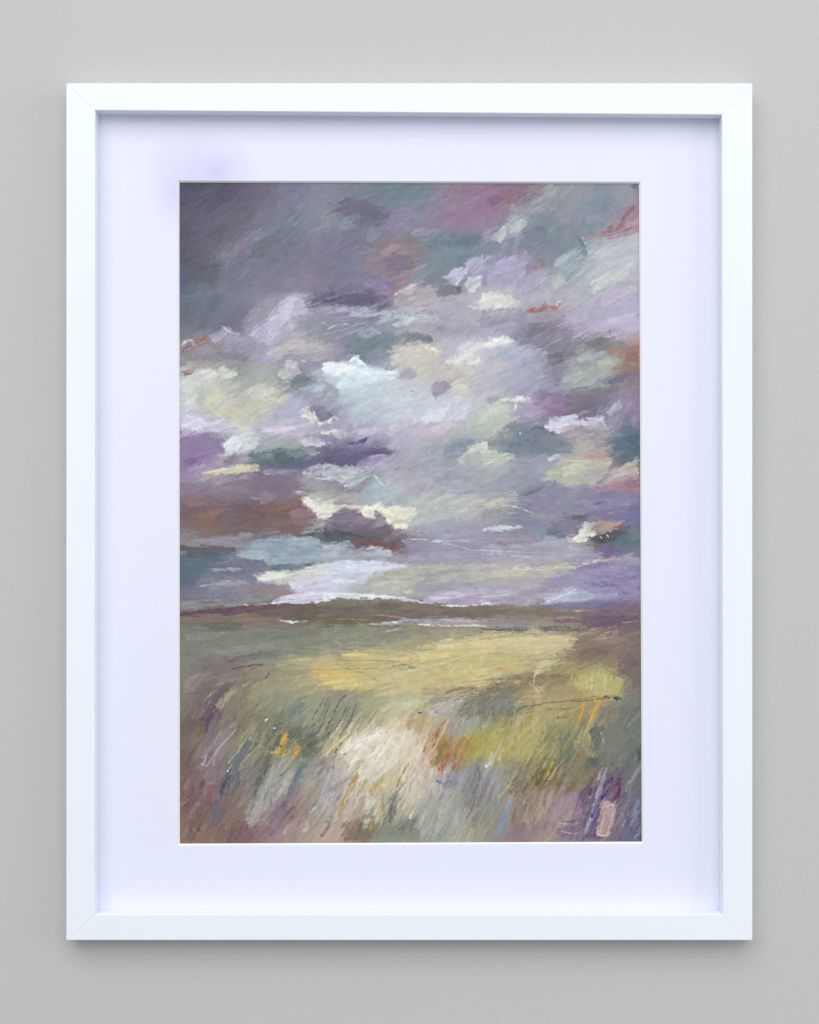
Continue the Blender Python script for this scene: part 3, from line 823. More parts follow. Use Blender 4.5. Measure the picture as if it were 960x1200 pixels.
FINE = [
('a1', """
S 3d5a38 1.6 .9 451,346 455,358
S c2bccc 3 .7 640,770 690,735 760,728
S cfcadb 4 .6 590,859 640,800 700,755
S 8f889e 2 .4 60,715 150,718
S a8a0b4 1.2 .35 780,570 810,600 860,590
"""),
('b1', """
S a07088 3 .7 370,700 405,690 400,740
S ddd5d6 2.2 .8 420,710 450,690 470,693
S d6d2de 2 .7 780,650 820,610 880,605 930,590
S 473c60 2 .7 0,750 60,738 140,715
S b0889a 2 .5 160,700 220,690 250,705
S c4bcc4 1.6 .5 20,820 160,790
S cdd3d2 1.4 .6 440,850 560,832 640,845
S 9aa0b0 2 .4 230,420 300,450 360,440
S b7b5bb 2 .5 600,660 660,650
S 8a96a2 3 .4 530,530 570,525
"""),
('c1', """
S a07074 5 .6 310,555 345,505 370,555
S a87478 5 .6 300,545 370,550
S a87270 6 .75 275,810 340,785 400,775 460,770
S b56c66 2 .5 370,765 378,742
S e3dde0 2 .9 108,722 122,708 130,720
S b56c70 3 .8 130,706 155,700
S ece6e6 1.6 .9 440,770 455,752 475,748
S a3b2bc 9 .7 440,520 500,480 560,450
S c0bbd2 2.4 .6 0,520 30,490 60,480
S c2b2c0 1.3 .6 925,350 880,365 840,370
S 8a5560 1.2 .7 700,365 800,345 925,300
S 7d5060 1 .6 740,380 830,360 900,350
S 8a5a66 1 .6 800,330 860,320 925,310
S 6d4f60 1.5 .5 250,120 290,100 330,90
S c5cdc8 2 .5 90,390 120,350 170,290
S c8c6bc 5 .45 640,680 740,620 900,530
S 877f90 1.4 .5 240,710 320,670 420,600
S 7c7c86 1.2 .45 430,700 490,650 520,600
S 5c5f80 6 .7 880,62 925,75
S 9a6a78 4 .6 900,100 925,130
"""),
('a2', """
S b0644a 5 .9 130,205 190,190 235,180
S a86a5c 3 .7 75,270 150,240 235,200
S c9c6c8 3.5 .85 62,230 100,195 130,205 140,220
S 3b3848 1.2 .8 62,275 90,240 130,225
S 9a5a54 7 .8 68,395 90,385 120,385
S d0ccd6 1.6 .7 300,110 360,150 400,160
S d8d4e2 1.8 .6 480,150 520,100 600,50
S 8fa0a4 2 .5 600,440 650,460 720,455
S dcd6b8 3 .6 200,540 260,540 330,500
S d8d09e 4 .65 640,560 700,510
S d8d0a4 4 .7 250,610 290,640 320,650
S d9cf9c 6 .7 400,710 440,720 480,710
S dfe4e4 2.6 .6 70,450 130,400 200,380
S e2e0ea 2.4 .8 90,640 200,680 330,690
S 8e8ca8 1.3 .6 300,735 370,710
S 9a94b8 3 .6 370,720 400,720
S e9eaee 3 .7 320,830 360,780 430,760
S e8e4de 2.4 .85 850,620 865,670 900,685 950,665
S e4dccb 8 .8 780,620 830,650 880,700
S f0eee8 4 .9 880,690 920,685 960,680
S ece8dc 5 .85 900,745 960,745
S c3c6c8 3 .6 640,400 700,340 720,300
S d0ccd6 2 .6 780,320 800,318
S c4c8cc 1.4 .5 900,90 950,120
S 4d5a60 1.4 .5 820,165 826,175
S dcd8d0 2.4 .5 570,280 660,240 780,235
S e3d8ea 3 .6 520,740 660,720 820,690
S c9bed8 8 .5 760,800 850,790 940,810
"""),
('b2', """
S cdd4da 1.5 .75 20,130 80,105 150,98
S b8c4cc 1.3 .6 0,160 90,140 180,110 260,95
S aab8c0 1.3 .55 60,190 160,150 300,95
S c0c8cc 1.3 .6 270,110 300,140 340,160
S 66808a 4 .5 135,235 180,240 260,240
S 667880 4 .5 500,185 570,180 640,195
S ffffff 5 .9 70,400 110,370 180,360
S f4f8fc 9 .85 0,365 60,360 130,350
S ffffff 3 .85 150,320 185,300 210,320 240,350
S eef6fc 4 .7 240,395 330,390 430,385
S dfecf4 6 .6 90,450 160,440
S c8d0de 1.3 .8 135,290 180,284
S ece9d8 4 .85 640,245 670,265 690,265
S dcd4d4 2.5 .8 800,205 825,185 850,183
S cbb8a8 1.4 .7 780,250 810,235
S ebe9e6 6 .7 790,320 850,280 900,220
S f2eee0 3 .85 850,335 905,325 918,290
S e2d6b4 3 .7 720,335 800,315 870,320
S 8a90a8 5 .5 600,160 680,130
S a9b8b8 2 .5 110,540 200,490 330,450
S a6b8bc 1.6 .45 190,570 320,520 520,460
S cbd6dc 1.8 .5 330,610 480,560 640,500
S d8dcea 3 .6 560,670 640,630 740,610
S d9cfb6 1.3 .5 130,560 200,520
S 7f7560 1 .7 505,496 540,500
S e8ecf0 1.4 .6 370,740 400,760 430,770
S 6a6280 2 .6 0,600 25,620 45,645
S f2f0ee 3 .85 10,685 40,665 60,650 80,670
S f0e9da 4 .85 0,745 40,740 75,735
S 5a4880 4 .8 140,810 220,795 250,775
S d4dccc 2 .6 850,690 900,650 950,610
S 8aa088 1.6 .6 830,690 860,680 900,640
S b3c0b4 7 .6 860,830 900,810 960,800
S ccd0da 1.6 .5 790,520 820,560
S dfe6d8 3 .5 880,5 940,10
"""),
('c2', """
S b0644e 6 .85 290,20 350,15 440,5
S f4f4f0 4 .85 60,185 100,195 130,175 190,205
S e4e3e4 5 .7 30,225 90,215 150,210
S a45a60 2 .7 480,60 500,50
S b6aabb 1.2 .6 420,120 500,90 530,60
S 8f6b74 2.4 .5 460,150 500,130 540,140
S b9b4c0 1.2 .6 340,260 420,210 520,170
S b8b0be 1.1 .5 300,190 380,140 430,120
S 6d6874 2 .6 220,130 300,100 380,95
S f4f4ea 6 .9 200,560 220,535 280,545
S eceee0 4 .85 105,545 160,550 200,550 285,555
S f0f0e6 2 .85 195,600 200,570
S c9d6be 5 .6 20,650 90,600 150,575
S e2e0ea 3 .7 400,710 480,700 570,690
S dad6e4 3 .7 620,660 690,660 730,700
S d9d4dc 1.5 .7 600,750 660,750
S f6f6f4 1.6 .9 222,747 226,747
S 4e6c76 3.5 .7 300,715 350,710 420,750
S 60728a 5 .6 160,820 330,790
S a07aa8 3 .4 880,560 900,600
S c3bccf 1.5 .6 740,630 790,580 830,540
S 7a9a9a 1.2 .3 500,480 600,480
S 3f5878 4 .5 870,790 900,810
S a06a74 3 .4 590,570 620,580
S 8f6a8a 8 .35 40,560 100,530
S dcd8c4 2.5 .6 0,800 30,815
S c8c9c0 2.2 .5 640,270 720,265
S bfb9a4 4 .5 730,330 790,330
"""),
('a3', """
S e4e8ea 5 .7 320,40 380,10 440,5
S d8d2b0 1.8 .8 190,200 330,175 480,155
S dcd6b8 1.8 .8 250,205 380,195 500,180
S 6b6a74 1.1 .7 360,240 440,200 520,190
S a07fa8 2 .7 450,110 520,140
S c6c4d0 1.8 .8 545,195 570,205 600,200
S 9a9498 2 .7 480,350 550,345 600,320
S b8b6c4 12 .85 800,210 870,180 960,165
S d6d6dc 2 .8 860,230 920,235 960,245
S 9c9698 2.4 .7 780,185 840,180
S f2f0e6 8 .92 785,350 830,375 880,410
S eceadc 10 .92 880,400 930,420 960,425
S e2ded0 1.4 .8 890,450 915,470 940,475
S e8e6da 1.3 .8 740,308 770,325
S a87058 2.2 .7 640,415 700,405 765,380
S 9c7858 3 .5 170,450 230,425
S 9a785c 2 .45 120,500 200,470 240,440
S 8a8a60 4 .5 75,540 95,560 90,600
S c8ccd2 1.4 .8 700,560 712,568
S b4bcc4 1.6 .6 560,600 640,595 760,595
S 5f7684 1.2 .6 500,610 600,605 700,625
S 6a7e8c 1.2 .5 420,660 520,640
S a9b6c0 3 .5 420,690 560,680 700,690
S b2bac8 4 .5 560,720 700,700 900,690
S 4f687a 2.4 .6 200,690 300,680 400,655
S 3c6068 1.4 .6 770,742 830,735
S a8a4b4 2 .6 260,770 350,768 430,765
S e8e6dc 2.4 .85 520,828 600,815 700,800
S eeeade 2.4 .8 800,760 880,750 960,738
S d9cfae 4 .6 700,795 800,790 900,770
S d8d4cc 2 .5 520,790 640,785
S e8ecf0 1.2 .8 246,820 249,826
"""),
('b3', """
S 5a5080 4 .6 220,80 320,75 400,80
S 5a5c80 6 .5 20,110 100,100 170,110
S 6f52a0 3 .6 160,60 220,40 245,10
S b79cc8 2 .6 200,150 240,120 320,110
S dfe6e8 2.4 .9 120,280 150,268 185,262
S c8d0d6 3 .6 30,220 100,245 150,250
S f0eee8 2 .95 290,205 320,240 350,270
S e8e4da 1.6 .85 340,260 380,290 410,300
S f4f0dc 6 .85 330,410 400,440 480,460
S f2efde 5 .8 380,480 440,510 490,520
S e8dca8 5 .6 420,450 480,450
S efeadd 2 .8 120,393 200,398 260,395
S f4f0e4 3 .85 215,405 240,450 265,460
S f0ece0 2 .85 300,405 285,440 290,465
S b0a4b0 2 .7 270,470 300,450 315,425
S 504e54 2.4 .6 100,550 200,570 320,605
S 46444c 2.4 .6 0,560 80,548
S 8c5a50 4 .6 210,612 300,610 380,620
S 7a5a5c 3 .6 400,665 470,668
S b9c0c8 1.8 .8 90,615 135,606 180,640
S 586c70 1.6 .7 0,620 60,615 130,610 190,655
S d2d6de 2.2 .8 250,650 310,635 350,640
S b9bcca 3 .6 370,650 400,690
S e6e2ce 1.4 .85 500,592 550,590 620,595
S c9c2dc 2.6 .85 640,605 740,600 850,600
S c4bedc 1.5 .7 640,605 760,625 880,655 960,655
S b9b0cf 1.5 .6 860,600 870,620
S d8ceda 1.3 .7 540,545 580,550
S 8a7078 3 .5 500,560 540,545 590,560
S d6d4bc 1.4 .6 580,330 640,250
S d8d8c4 1.3 .55 560,360 620,320 650,300
S c9cfc8 1.2 .5 600,470 700,370 740,330
S bfc6c4 1.2 .5 640,480 720,390
S 8f98a0 1.2 .5 580,400 640,350 700,330
S 9aa6a8 1.2 .5 500,500 620,400 720,340
S ccd2c0 4 .5 800,430 880,380
S d4dacb 1.6 .75 802,130 830,90 880,50
S d0d8d2 2 .7 800,130 840,150
S 8a808c 5 .5 420,180 470,165
S d5dbe8 3 .7 40,760 160,745 300,745
S dfe4f0 3 .6 0,800 120,790 260,775
S 8f8f86 1.1 .6 400,790 500,770 650,765
S c4c2ae 2 .6 420,780 600,755 760,750
S 9a9478 1.4 .5 280,845 400,820
S bcb8a0 3 .5 740,800 900,780
S c8ccd8 3 .5 0,750 60,738
S e2e6ec 2.2 .6 940,540 960,535
"""),
('c3', """
S dde2dc 4 .7 0,30 30,45 10,60
S d6dcc4 3 .6 0,75 60,70 110,90
S c9ccd8 5 .7 400,120 440,100 480,125
S dcd8c0 2 .6 480,130 600,125 700,150
S d4d2b0 2 .5 470,200 560,170 680,170
S c6cc6e 2 .7 400,230 420,190 435,165
S c8cf70 1.6 .6 700,210 740,170 760,150
S 6f8f9a 3 .8 680,270 730,220 780,140
S d4dce2 1.4 .8 860,150 900,125 925,118
S c8c0b8 4 .6 780,220 860,200 925,200
S 8a7a88 4 .6 580,280 600,260 625,270
S 8f8c9c 1.2 .5 80,250 200,230 330,200
S d6d6c4 4 .5 10,400 120,350
S 5c6474 3 .5 240,330 300,310 380,270
S d6d8d2 1.8 .8 120,390 200,400 300,435
S c9d0d8 1.4 .6 150,435 225,440
S d8d8e4 1.8 .8 10,535 120,525 250,522
S 948a7c 2 .5 0,480 80,400
S f6f4ee 1.6 .95 608,488 622,492
S f0eee6 4 .85 540,590 590,560 615,510
S e8e4dc 2.2 .7 510,600 560,605 620,600
S f0ece4 1.8 .85 740,565 748,580
S ece4dc 1.4 .8 700,575 712,585
S e4e0dc 1.4 .8 755,545 765,548
S c27a70 2 .5 780,510 830,500
S dcdfe4 1.6 .7 520,635 530,640
S 47444e 3 .6 660,610 740,605 800,580
S 4e4248 3 .5 540,470 600,455
S dfe0da 1.8 .85 560,755 620,735 675,720
S d8d0e4 1.3 .8 0,655 120,662 320,672
S c4bcd4 3 .5 0,680 120,680 300,700
S e2e6f2 4 .85 190,765 230,760 280,765
S d0d4e6 2 .8 200,745 250,740 290,770
S cdc8b4 2 .6 0,745 120,745 200,755
S d0ccb8 2 .6 300,775 440,760 560,755
S c6bfa0 3 .5 0,800 140,810 300,800
S 9080c4 2.2 .6 560,800 700,775 860,790
S b09ad0 1.6 .5 740,825 850,800 925,800
S b8a0b8 1.3 .5 560,780 620,830
S 6a5a9c 2 .5 600,850 800,840
S 9a8cc4 5 .4 660,400 780,400
S 5c4f90 3 .5 680,380 730,370
S e2e6f4 1.4 .6 740,440 780,432
"""),
]
FINE += [
('a4', """
S e4e0dc 2.4 .85 520,48 560,46 640,40
S dcdcd0 2.4 .6 540,20 640,10 720,20
S b8a47c 1.3 .5 650,50 740,48
S b0b4b0 2 .7 180,85 280,72 380,70
S c9ccd8 3 .7 600,185 660,150 720,140
S ecebf0 2.4 .8 800,120 880,130 960,135
S eef2f8 3.5 .85 900,150 960,148
S e0dce4 4 .6 760,90 860,50 960,30
S d6d2b0 1.6 .6 700,75 730,110 750,120
S dfe4e0 1.5 .6 430,195 520,195 600,188
S a8b09c 2 .4 190,170 300,165 400,160
S 6a4468 2 .6 300,235 400,230 480,232
S 5a5060 2 .6 260,222 400,215
S 8a5a72 2 .5 100,255 240,250
S a07c5c 2 .5 80,290 120,290
S f4f4f4 2.2 .9 680,297 720,299 750,297
S d8d8dc 1.6 .8 650,290 680,292 830,293
S e8e4e0 1.4 .8 489,293 495,295
S 5a5848 2.5 .5 250,325 320,300 420,318
S 55564a 2 .5 860,322 900,328 960,325
S 323034 1.3 .92 362,576 400,568 440,558
S 3a3838 1.3 .8 440,558 500,552 550,548
S 3a3a3a 2.2 .8 525,552 550,548
S 403c3a 1.8 .85 560,628 575,618 584,605
S 62605e 1 .7 530,650 560,632
S b8a880 1.6 .6 440,575 500,570
S 7a7664 .9 .6 590,585 700,588 850,580 960,578
S d8ccaa 1.2 .5 650,530 740,522 860,520
S 6e6870 4 .55 340,530 460,495 600,480
S 9aa070 3 .4 360,470 440,455
S d8b040 5 .7 860,600 960,600
S dcc878 4 .6 910,650 960,655
S c4b888 2.4 .7 190,780 230,730 265,705
S 6a5c5c 3 .5 180,859 260,760 340,690
S b4aa84 2.4 .5 250,830 330,740 420,640
S b8b088 1.4 .4 350,700 420,620
S 8c9078 3 .5 400,820 410,730
S 5a6a58 1.6 .6 860,840 900,770 930,720
S 6f7458 1.6 .6 900,859 950,770
S 6f8080 5 .5 700,850 760,800
S 5c4858 4 .5 200,850 250,790
S c0c490 1.2 .5 740,750 760,720
S 6a5c48 3 .4 100,859 130,820
"""),
('b4', """
S f2f4fa 2.2 .9 0,128 120,130 300,138
S eaf0f4 3 .8 260,142 400,148 520,160
S eef0f8 2.2 .9 700,198 800,202 960,190
S dcd0e8 2.4 .6 620,160 760,150 900,130
S e8dcc0 5 .6 480,120 520,118
S cfc8ac 3 .5 300,80 420,60 500,90
S 8a8480 1 .6 270,45 400,48 540,45
S c4c2a8 3 .5 840,60 960,40
S f0ecf4 1.3 .6 790,145 820,138
S 5c5a58 2 .4 340,190 430,190 480,200
S 8a7c70 1.6 .5 60,180 200,175
S 867a6c 1.5 .5 540,195 700,215
S b8a898 1.2 .75 290,255 400,265 500,285
S c0b0a0 1 .6 420,262 500,285 530,300
S c8ccd2 2 .8 300,315 350,302 420,298
S dcdcdc 2.2 .9 400,298 440,300 490,300
S e8e8e0 2.2 .9 560,312 700,318 960,320
S c4a890 1.6 .6 700,280 840,288 960,282
S d8d8d4 1.8 .85 370,352 410,345 455,335
S b8b4ac 1.4 .7 340,350 400,355
S 5a5862 1.8 .5 480,300 520,290 550,310
S 707e68 9 .35 100,410 220,400 300,400
S e0c870 5 .6 110,490 200,490 300,495
S 8f8450 .9 .7 60,485 250,478 400,490 520,500
S 8a8258 .9 .7 0,528 200,525 400,530 510,545
S 7a7860 1.0 .7 0,578 200,575 400,572 520,578
S 7a7a68 4 .6 410,560 470,555 530,575
S 78786a 2 .5 440,548 500,555 540,572
S c8ccc8 2 .6 470,590 540,578 600,570
S 4c4a44 2 .85 285,635 305,638 320,648
S 7a745c 1 .7 180,588 240,600 270,620
S e0ac48 5 .5 20,600 120,605
S e8d078 4 .5 0,660 60,655 120,640
S d8cca0 2.4 .5 560,560 700,540 860,490 960,470
S a89c88 1.4 .6 680,560 800,520 900,485
S 9a948c 1.6 .5 600,590 740,550 840,505
S e0d488 2 .5 740,600 780,560
S ddd49a 1.6 .6 830,590 845,565
S ddd49a 1.6 .6 860,580 872,558
S ded290 3 .4 700,440 850,420 960,400
S 5e6050 1.8 .75 60,830 100,760 130,725
S 6a6c58 3.6 .7 90,770 115,745 130,725
S 5c6050 1.4 .7 0,790 30,740
S 5c6050 1.4 .7 30,850 60,800
S 5c6050 1.4 .7 160,859 190,785
S 5a6258 1.4 .7 110,850 140,795
S 5f6b58 1.4 .6 130,859 150,800
S c9c8a4 5 .5 350,820 440,780 520,790
S 7f6a62 4 .5 700,720 800,695 900,690
S c4c0c4 4 .7 630,840 680,800 700,785
S 4a4640 1.8 .6 560,835 580,838
S 5c5a4c 1.6 .5 830,859 880,770
S 7a5c50 2 .4 820,800 860,730
"""),
('c4', """
S fafaf6 2.4 .95 0,190 40,190 78,192
S dcdce8 2 .6 0,150 100,140 200,130
S d0d2e4 3 .7 380,180 460,145 560,105
S c4c8e0 1.6 .7 500,130 600,125 660,135
S d8dae6 1.3 .6 370,160 420,150
S 6254a0 5 .5 650,80 780,80 860,130
S a08cc0 1.6 .5 620,65 760,50 900,60
S 9a8c78 2 .6 60,215 200,215 340,225
S c4a894 2.4 .7 540,235 600,232 700,232
S c9a898 1.4 .7 450,272 540,270
S c0a48c 1.5 .6 0,285 140,275
S 6a566e 4 .4 660,275 780,270 925,275
S d8ccc0 1.1 .7 830,300 880,298 925,290
S 4f5a50 1.5 .8 0,340 120,345 280,338
S 5a6258 1.4 .7 340,330 420,345 480,348
S 6a6a5c 1.2 .7 480,350 600,350 740,345
S c6bfb4 1.3 .6 0,355 200,352 350,360
S 8a8474 1 .7 300,382 420,375 480,365
S cdbf94 5 .6 300,340 330,355
S 6f6860 1.3 .7 545,440 560,410 590,385 640,370
S c8b49c 3 .4 680,400 760,390 800,360
S d8c8b8 1.2 .5 705,410 715,420
S d4cc94 3 .4 0,410 200,400 400,400
S 9aa05c 2.5 .5 40,490 120,480
S d8b048 4 .75 80,580 120,575 150,555
S 8a6a30 2.5 .7 90,570 115,572
S dcc878 2 .5 150,540 200,520
S d4ceb8 1.6 .85 305,670 310,620 335,570 365,535
S c8c4a8 2 .6 320,610 350,560 400,540
S e8e4d4 1.4 .8 425,494 430,496
S b8b288 2 .5 270,580 320,540
S ccd060 5 .6 560,670 570,650
S c4d04e 6 .7 685,690 690,600
S d8c490 5 .7 645,690 650,630
S d8c69a 4 .7 730,690 735,620
S bcc85a 3 .7 710,690 712,610
S c8a450 3 .75 775,720 785,655
S b8a84c 3 .7 800,710 808,660
S dcc87c 3 .6 620,690 625,640
S 7d6450 4 .4 260,640 400,620 520,620
S 5a5440 1.1 .8 290,795 400,775 520,762 640,745 715,735
S 5a5038 1.2 .85 520,765 600,765 720,748
S 4f5650 3.4 .85 720,742 770,745 800,750
S 45504c 5 .85 790,750 820,755
S 5c5c4c 1.4 .7 160,859 240,800 310,790
S 8f8460 1.2 .7 190,790 260,770
S d49a30 2.8 .9 500,755 520,745 535,742
S da9c2c 3 .9 600,770 598,800 585,859
S dca034 3 .9 665,760 685,770 700,760
S d89a34 4 .85 700,765 680,800 640,840
S d8b47c 2 .7 310,680 340,720 350,740
S a8a88c 1.4 .6 20,859 50,790 70,770
S 9aa07c 2 .4 820,700 880,650
S a8ac58 4 .4 830,690 870,660
"""),
('a5', """
S 8f7c28 3 .75 165,160 172,115
S 4a3c50 1.6 .7 208,170 235,110
S c0b4bc 1.4 .75 190,360 230,270 300,160
S c8bcc0 1.3 .75 215,370 270,280 330,210 390,150
S a8a09c 2 .5 250,330 320,230 400,140
S e4e4e0 1.4 .9 560,98 580,85
S e8ece8 1.8 .9 468,208 478,195
S f0f0ee 1.7 .95 335,400 350,375 358,360
S dcdce0 1.2 .8 180,355 200,365
S dcd8d0 1.1 .7 415,435 425,430
S dcdcc8 1.4 .9 612,142 625,138
S a8a684 2.4 .6 340,350 430,240 540,100
S b4b294 1.6 .6 390,290 470,180 560,70
S b4b09c 1.8 .6 380,420 440,330 560,210
S c0b8a0 1.4 .5 400,400 470,320
S 5c5048 1.4 .6 430,250 500,150 590,50
S 6a6450 1.4 .6 520,200 570,120 610,60
S 344a70 3 .8 298,530 320,470
S 5c6880 3 .6 255,650 270,600
S 7a8a92 3 .6 235,700 240,660
S d8a030 2.4 .8 655,240 680,170
S e0b040 3 .8 600,290 650,285
S dca438 2.6 .8 735,290 765,265
S 4c4c30 1.4 .8 648,258 665,225
S 4c4a38 1.4 .8 715,275 750,220
S 4f5a58 2 .6 720,200 760,150
S 4a5a50 3 .4 610,250 650,180
S b0b4aa 3 .5 560,500 640,360 700,320
S b8bcc8 1.6 .6 480,650 520,560
S c9ccd4 1.6 .7 440,690 470,670
S c8c8c4 1.4 .6 540,690 560,660
S c0c4c0 1.2 .7 510,690 530,685
S 5c6a80 3 .5 700,500 780,370
S 4c5646 1.3 .65 865,190 900,110 940,20
S 505846 1.3 .65 900,220 940,120 960,80
S 434c3a 1.2 .7 925,190 960,120
S 454c3c 1.2 .7 840,90 870,30
S c4a870 6 .7 920,290 950,240 960,230
S 5a5444 3 .5 860,260 900,250 920,230
S c4ccdc 2.2 .75 820,645 850,620 870,600
S b8bcc4 2.4 .5 880,600 920,470 950,380
S 6c4c58 3 .5 390,700 430,680
S 5f6068 2 .5 410,740 440,680
S b89c98 2 .4 60,600 110,560
S 8a8c98 3 .4 610,790 650,740
S a09080 2 .4 300,600 340,470 380,420
"""),
('b5', """
S f4f0ea 7 .75 110,290 170,230 240,200
S fbf9f6 6 .8 180,260 260,210 340,180
S f0ece2 5 .7 200,320 280,300 340,240
S f4f0e8 4 .6 380,260 420,220
S d8cc9c 3 .6 20,290 80,230 150,180
S 5f5430 1.6 .8 60,290 100,235 170,165
S 4a503e 1.3 .7 5,165 40,90 80,10
S 4a503e 1.3 .7 60,160 100,90 130,20
S 50574a 1.3 .65 90,190 130,130 190,20
S 454e3c 1.2 .6 20,200 60,130 90,70
S 404838 1.1 .6 130,150 170,70
S b8923c 3 .75 95,620 130,530 190,410
S c49c3c 2 .7 120,560 170,460 205,400
S a88030 2.4 .75 150,480 185,450 200,405
S c4a040 2.4 .7 215,530 240,460 258,440
S a8843c 2 .7 225,500 245,450
S c49c3c 4 .75 270,520 310,480 345,440
S b89440 3 .7 345,640 350,580 352,520
S c8b050 2 .6 375,600 385,540
S c09434 2.5 .8 175,700 185,730
S c0952c 3 .85 270,745 285,705 292,690
S c8a44c 2.4 .7 130,720 150,650
S c4a03c 2 .7 235,740 230,700
S 96783c 2.4 .85 430,490 460,420 500,350
S b4944c 2 .7 420,520 440,460
S 50565a 1.8 .8 350,712 385,690 400,650
S 5c6268 3 .7 385,650 405,580 420,530
S e8dca8 2.4 .8 505,675 525,640 540,610
S d4bc50 3 .6 500,640 515,600
S d8ccb0 1.6 .5 420,420 480,330
S dcd6cc 3 .5 560,440 580,380
S b8682c 4 .8 640,260 680,140 720,100
S ddc0a4 1.6 .85 640,280 690,190 740,85
S d8b090 1.3 .7 610,300 660,200
S b8682c 6 .8 690,390 720,330 740,290
S a4602c 3 .8 760,390 775,350
S c87c3c 3 .8 800,330 840,260 870,210
S d8a880 1.4 .75 740,290 790,220 820,180
S d49c64 1.4 .7 830,320 860,260 880,210
S c4764c 4 .8 590,280 600,240
S d8a090 6 .5 580,380 610,360
S 6a6c74 2 .8 705,405 715,400
S dcdcdc 2 .9 708,404 722,402
S 5f6a70 3 .6 775,300 780,320
S d8ccb8 1.3 .6 810,130 850,50
S c0b8a0 1.3 .5 640,120 660,60
S 5a5040 1.6 .6 655,45 670,50
S 4a4038 1.6 .6 560,50 580,50
S 6a6278 5 .5 670,460 720,470
S a8a4b4 3 .5 740,440 790,440
S 6d6a74 2.4 .6 880,530 920,440 910,360
S 5f5c66 1.6 .6 845,680 880,600 890,520
S 7a6678 2.4 .5 810,520 820,470
S 5c5a5a 2.4 .6 440,745 500,700 540,690
S b4b468 1.4 .5 880,670 900,640
S c8ccbc 3 .4 560,740 600,640
S b0b4a4 4 .4 680,700 700,560
"""),
('c5', """
S d8a030 3 .9 600,5 590,50 575,100 560,150
S dca02c 3.5 .85 690,0 660,50 640,110
S d4b050 2.4 .7 655,60 625,130 600,200
S d0a04c 3 .8 625,160 640,210 660,250
S a86c34 5 .8 570,310 580,280 590,260
S c8c070 3 .6 570,230 590,160
S c8cc90 2.4 .5 705,170 720,240
S 5c5a40 1.6 .7 170,80 250,20 380,0
S c4b478 2 .6 170,120 260,70 340,60
S 6a6444 1.4 .6 380,30 480,30 560,20
S 7c7048 5 .5 450,80 510,75
S e4e8ec 1.8 .8 110,160 130,140
S c9c490 1.5 .6 210,210 240,150
S b8b060 4 .4 60,250 160,200
S 6f9060 2 .6 415,220 430,180
S a8a8b4 2 .75 350,400 390,320 440,260
S 8f98b0 1.6 .8 390,450 440,380 500,310
S b8b040 3 .8 385,430 410,370 425,340
S b8b050 1.8 .7 400,450 440,380
S 705820 4 .6 320,480 360,420
S c4b870 2.4 .5 100,560 160,480 200,410
S 8890a0 5 .6 85,770 120,690 150,620
S f2f2f4 3 .9 25,370 45,345
S dcdce0 1.6 .7 40,320 50,340
S 7c5c68 2.4 .5 240,540 260,490
S c8a860 1.8 .6 380,610 400,560 412,530
S c0b080 1.8 .6 300,690 350,580 370,510
S b8a898 2.4 .5 240,600 270,540
S 6c70a0 4 .6 400,640 430,570
S 6a5a8c 5 .4 360,740 390,700
S c8bcc0 1 .55 430,740 500,760 590,765
S ccc0c4 1 .55 470,750 540,770 600,745
S ccc0c8 1 .6 440,700 520,715 590,700
S 4c3a60 1.2 .6 470,700 540,690 600,670
S 9aa4bc 2.4 .9 660,600 700,480 738,380
S b4b8c8 1.4 .7 610,760 640,680 660,600
S d8b060 2.2 .75 685,450 700,400
S 54308c 5 .8 710,560 740,500 770,440
S 4c3094 3.5 .7 650,670 690,600
S 7c70b8 1.6 .7 730,520 765,450
S 8c4c84 1.6 .7 770,560 785,480 800,430
S 602c60 4 .6 800,560 815,500
S 5c2c6c 2.5 .7 640,540 650,490
S d0a8a8 1.5 .8 630,560 650,540
S c8aaa6 3 .7 700,760 715,690 730,600
S ccb0ac 3 .7 740,770 765,700 780,620
S b88c8c 2 .8 715,720 730,650 735,610
S 8a6470 1.3 .85 690,740 705,680 720,630 735,610
S e8ccc8 1.6 .9 735,610 760,595 785,610
S efe0dc 1.6 .9 682,772 710,778 740,780
S 50308c 4 .6 690,790 710,795
S 9c8c60 3 .5 870,540 890,450
S 8c8a78 4 .4 830,680 860,580 880,480
S a8a8c0 2.4 .6 830,720 870,650
S 4c4c80 6 .5 890,760 925,740
S 9a7c68 5 .4 640,420 680,400
S 7a9098 3 .4 905,340 925,300
S 60583c 2 .5 480,350 520,400
"""),
]

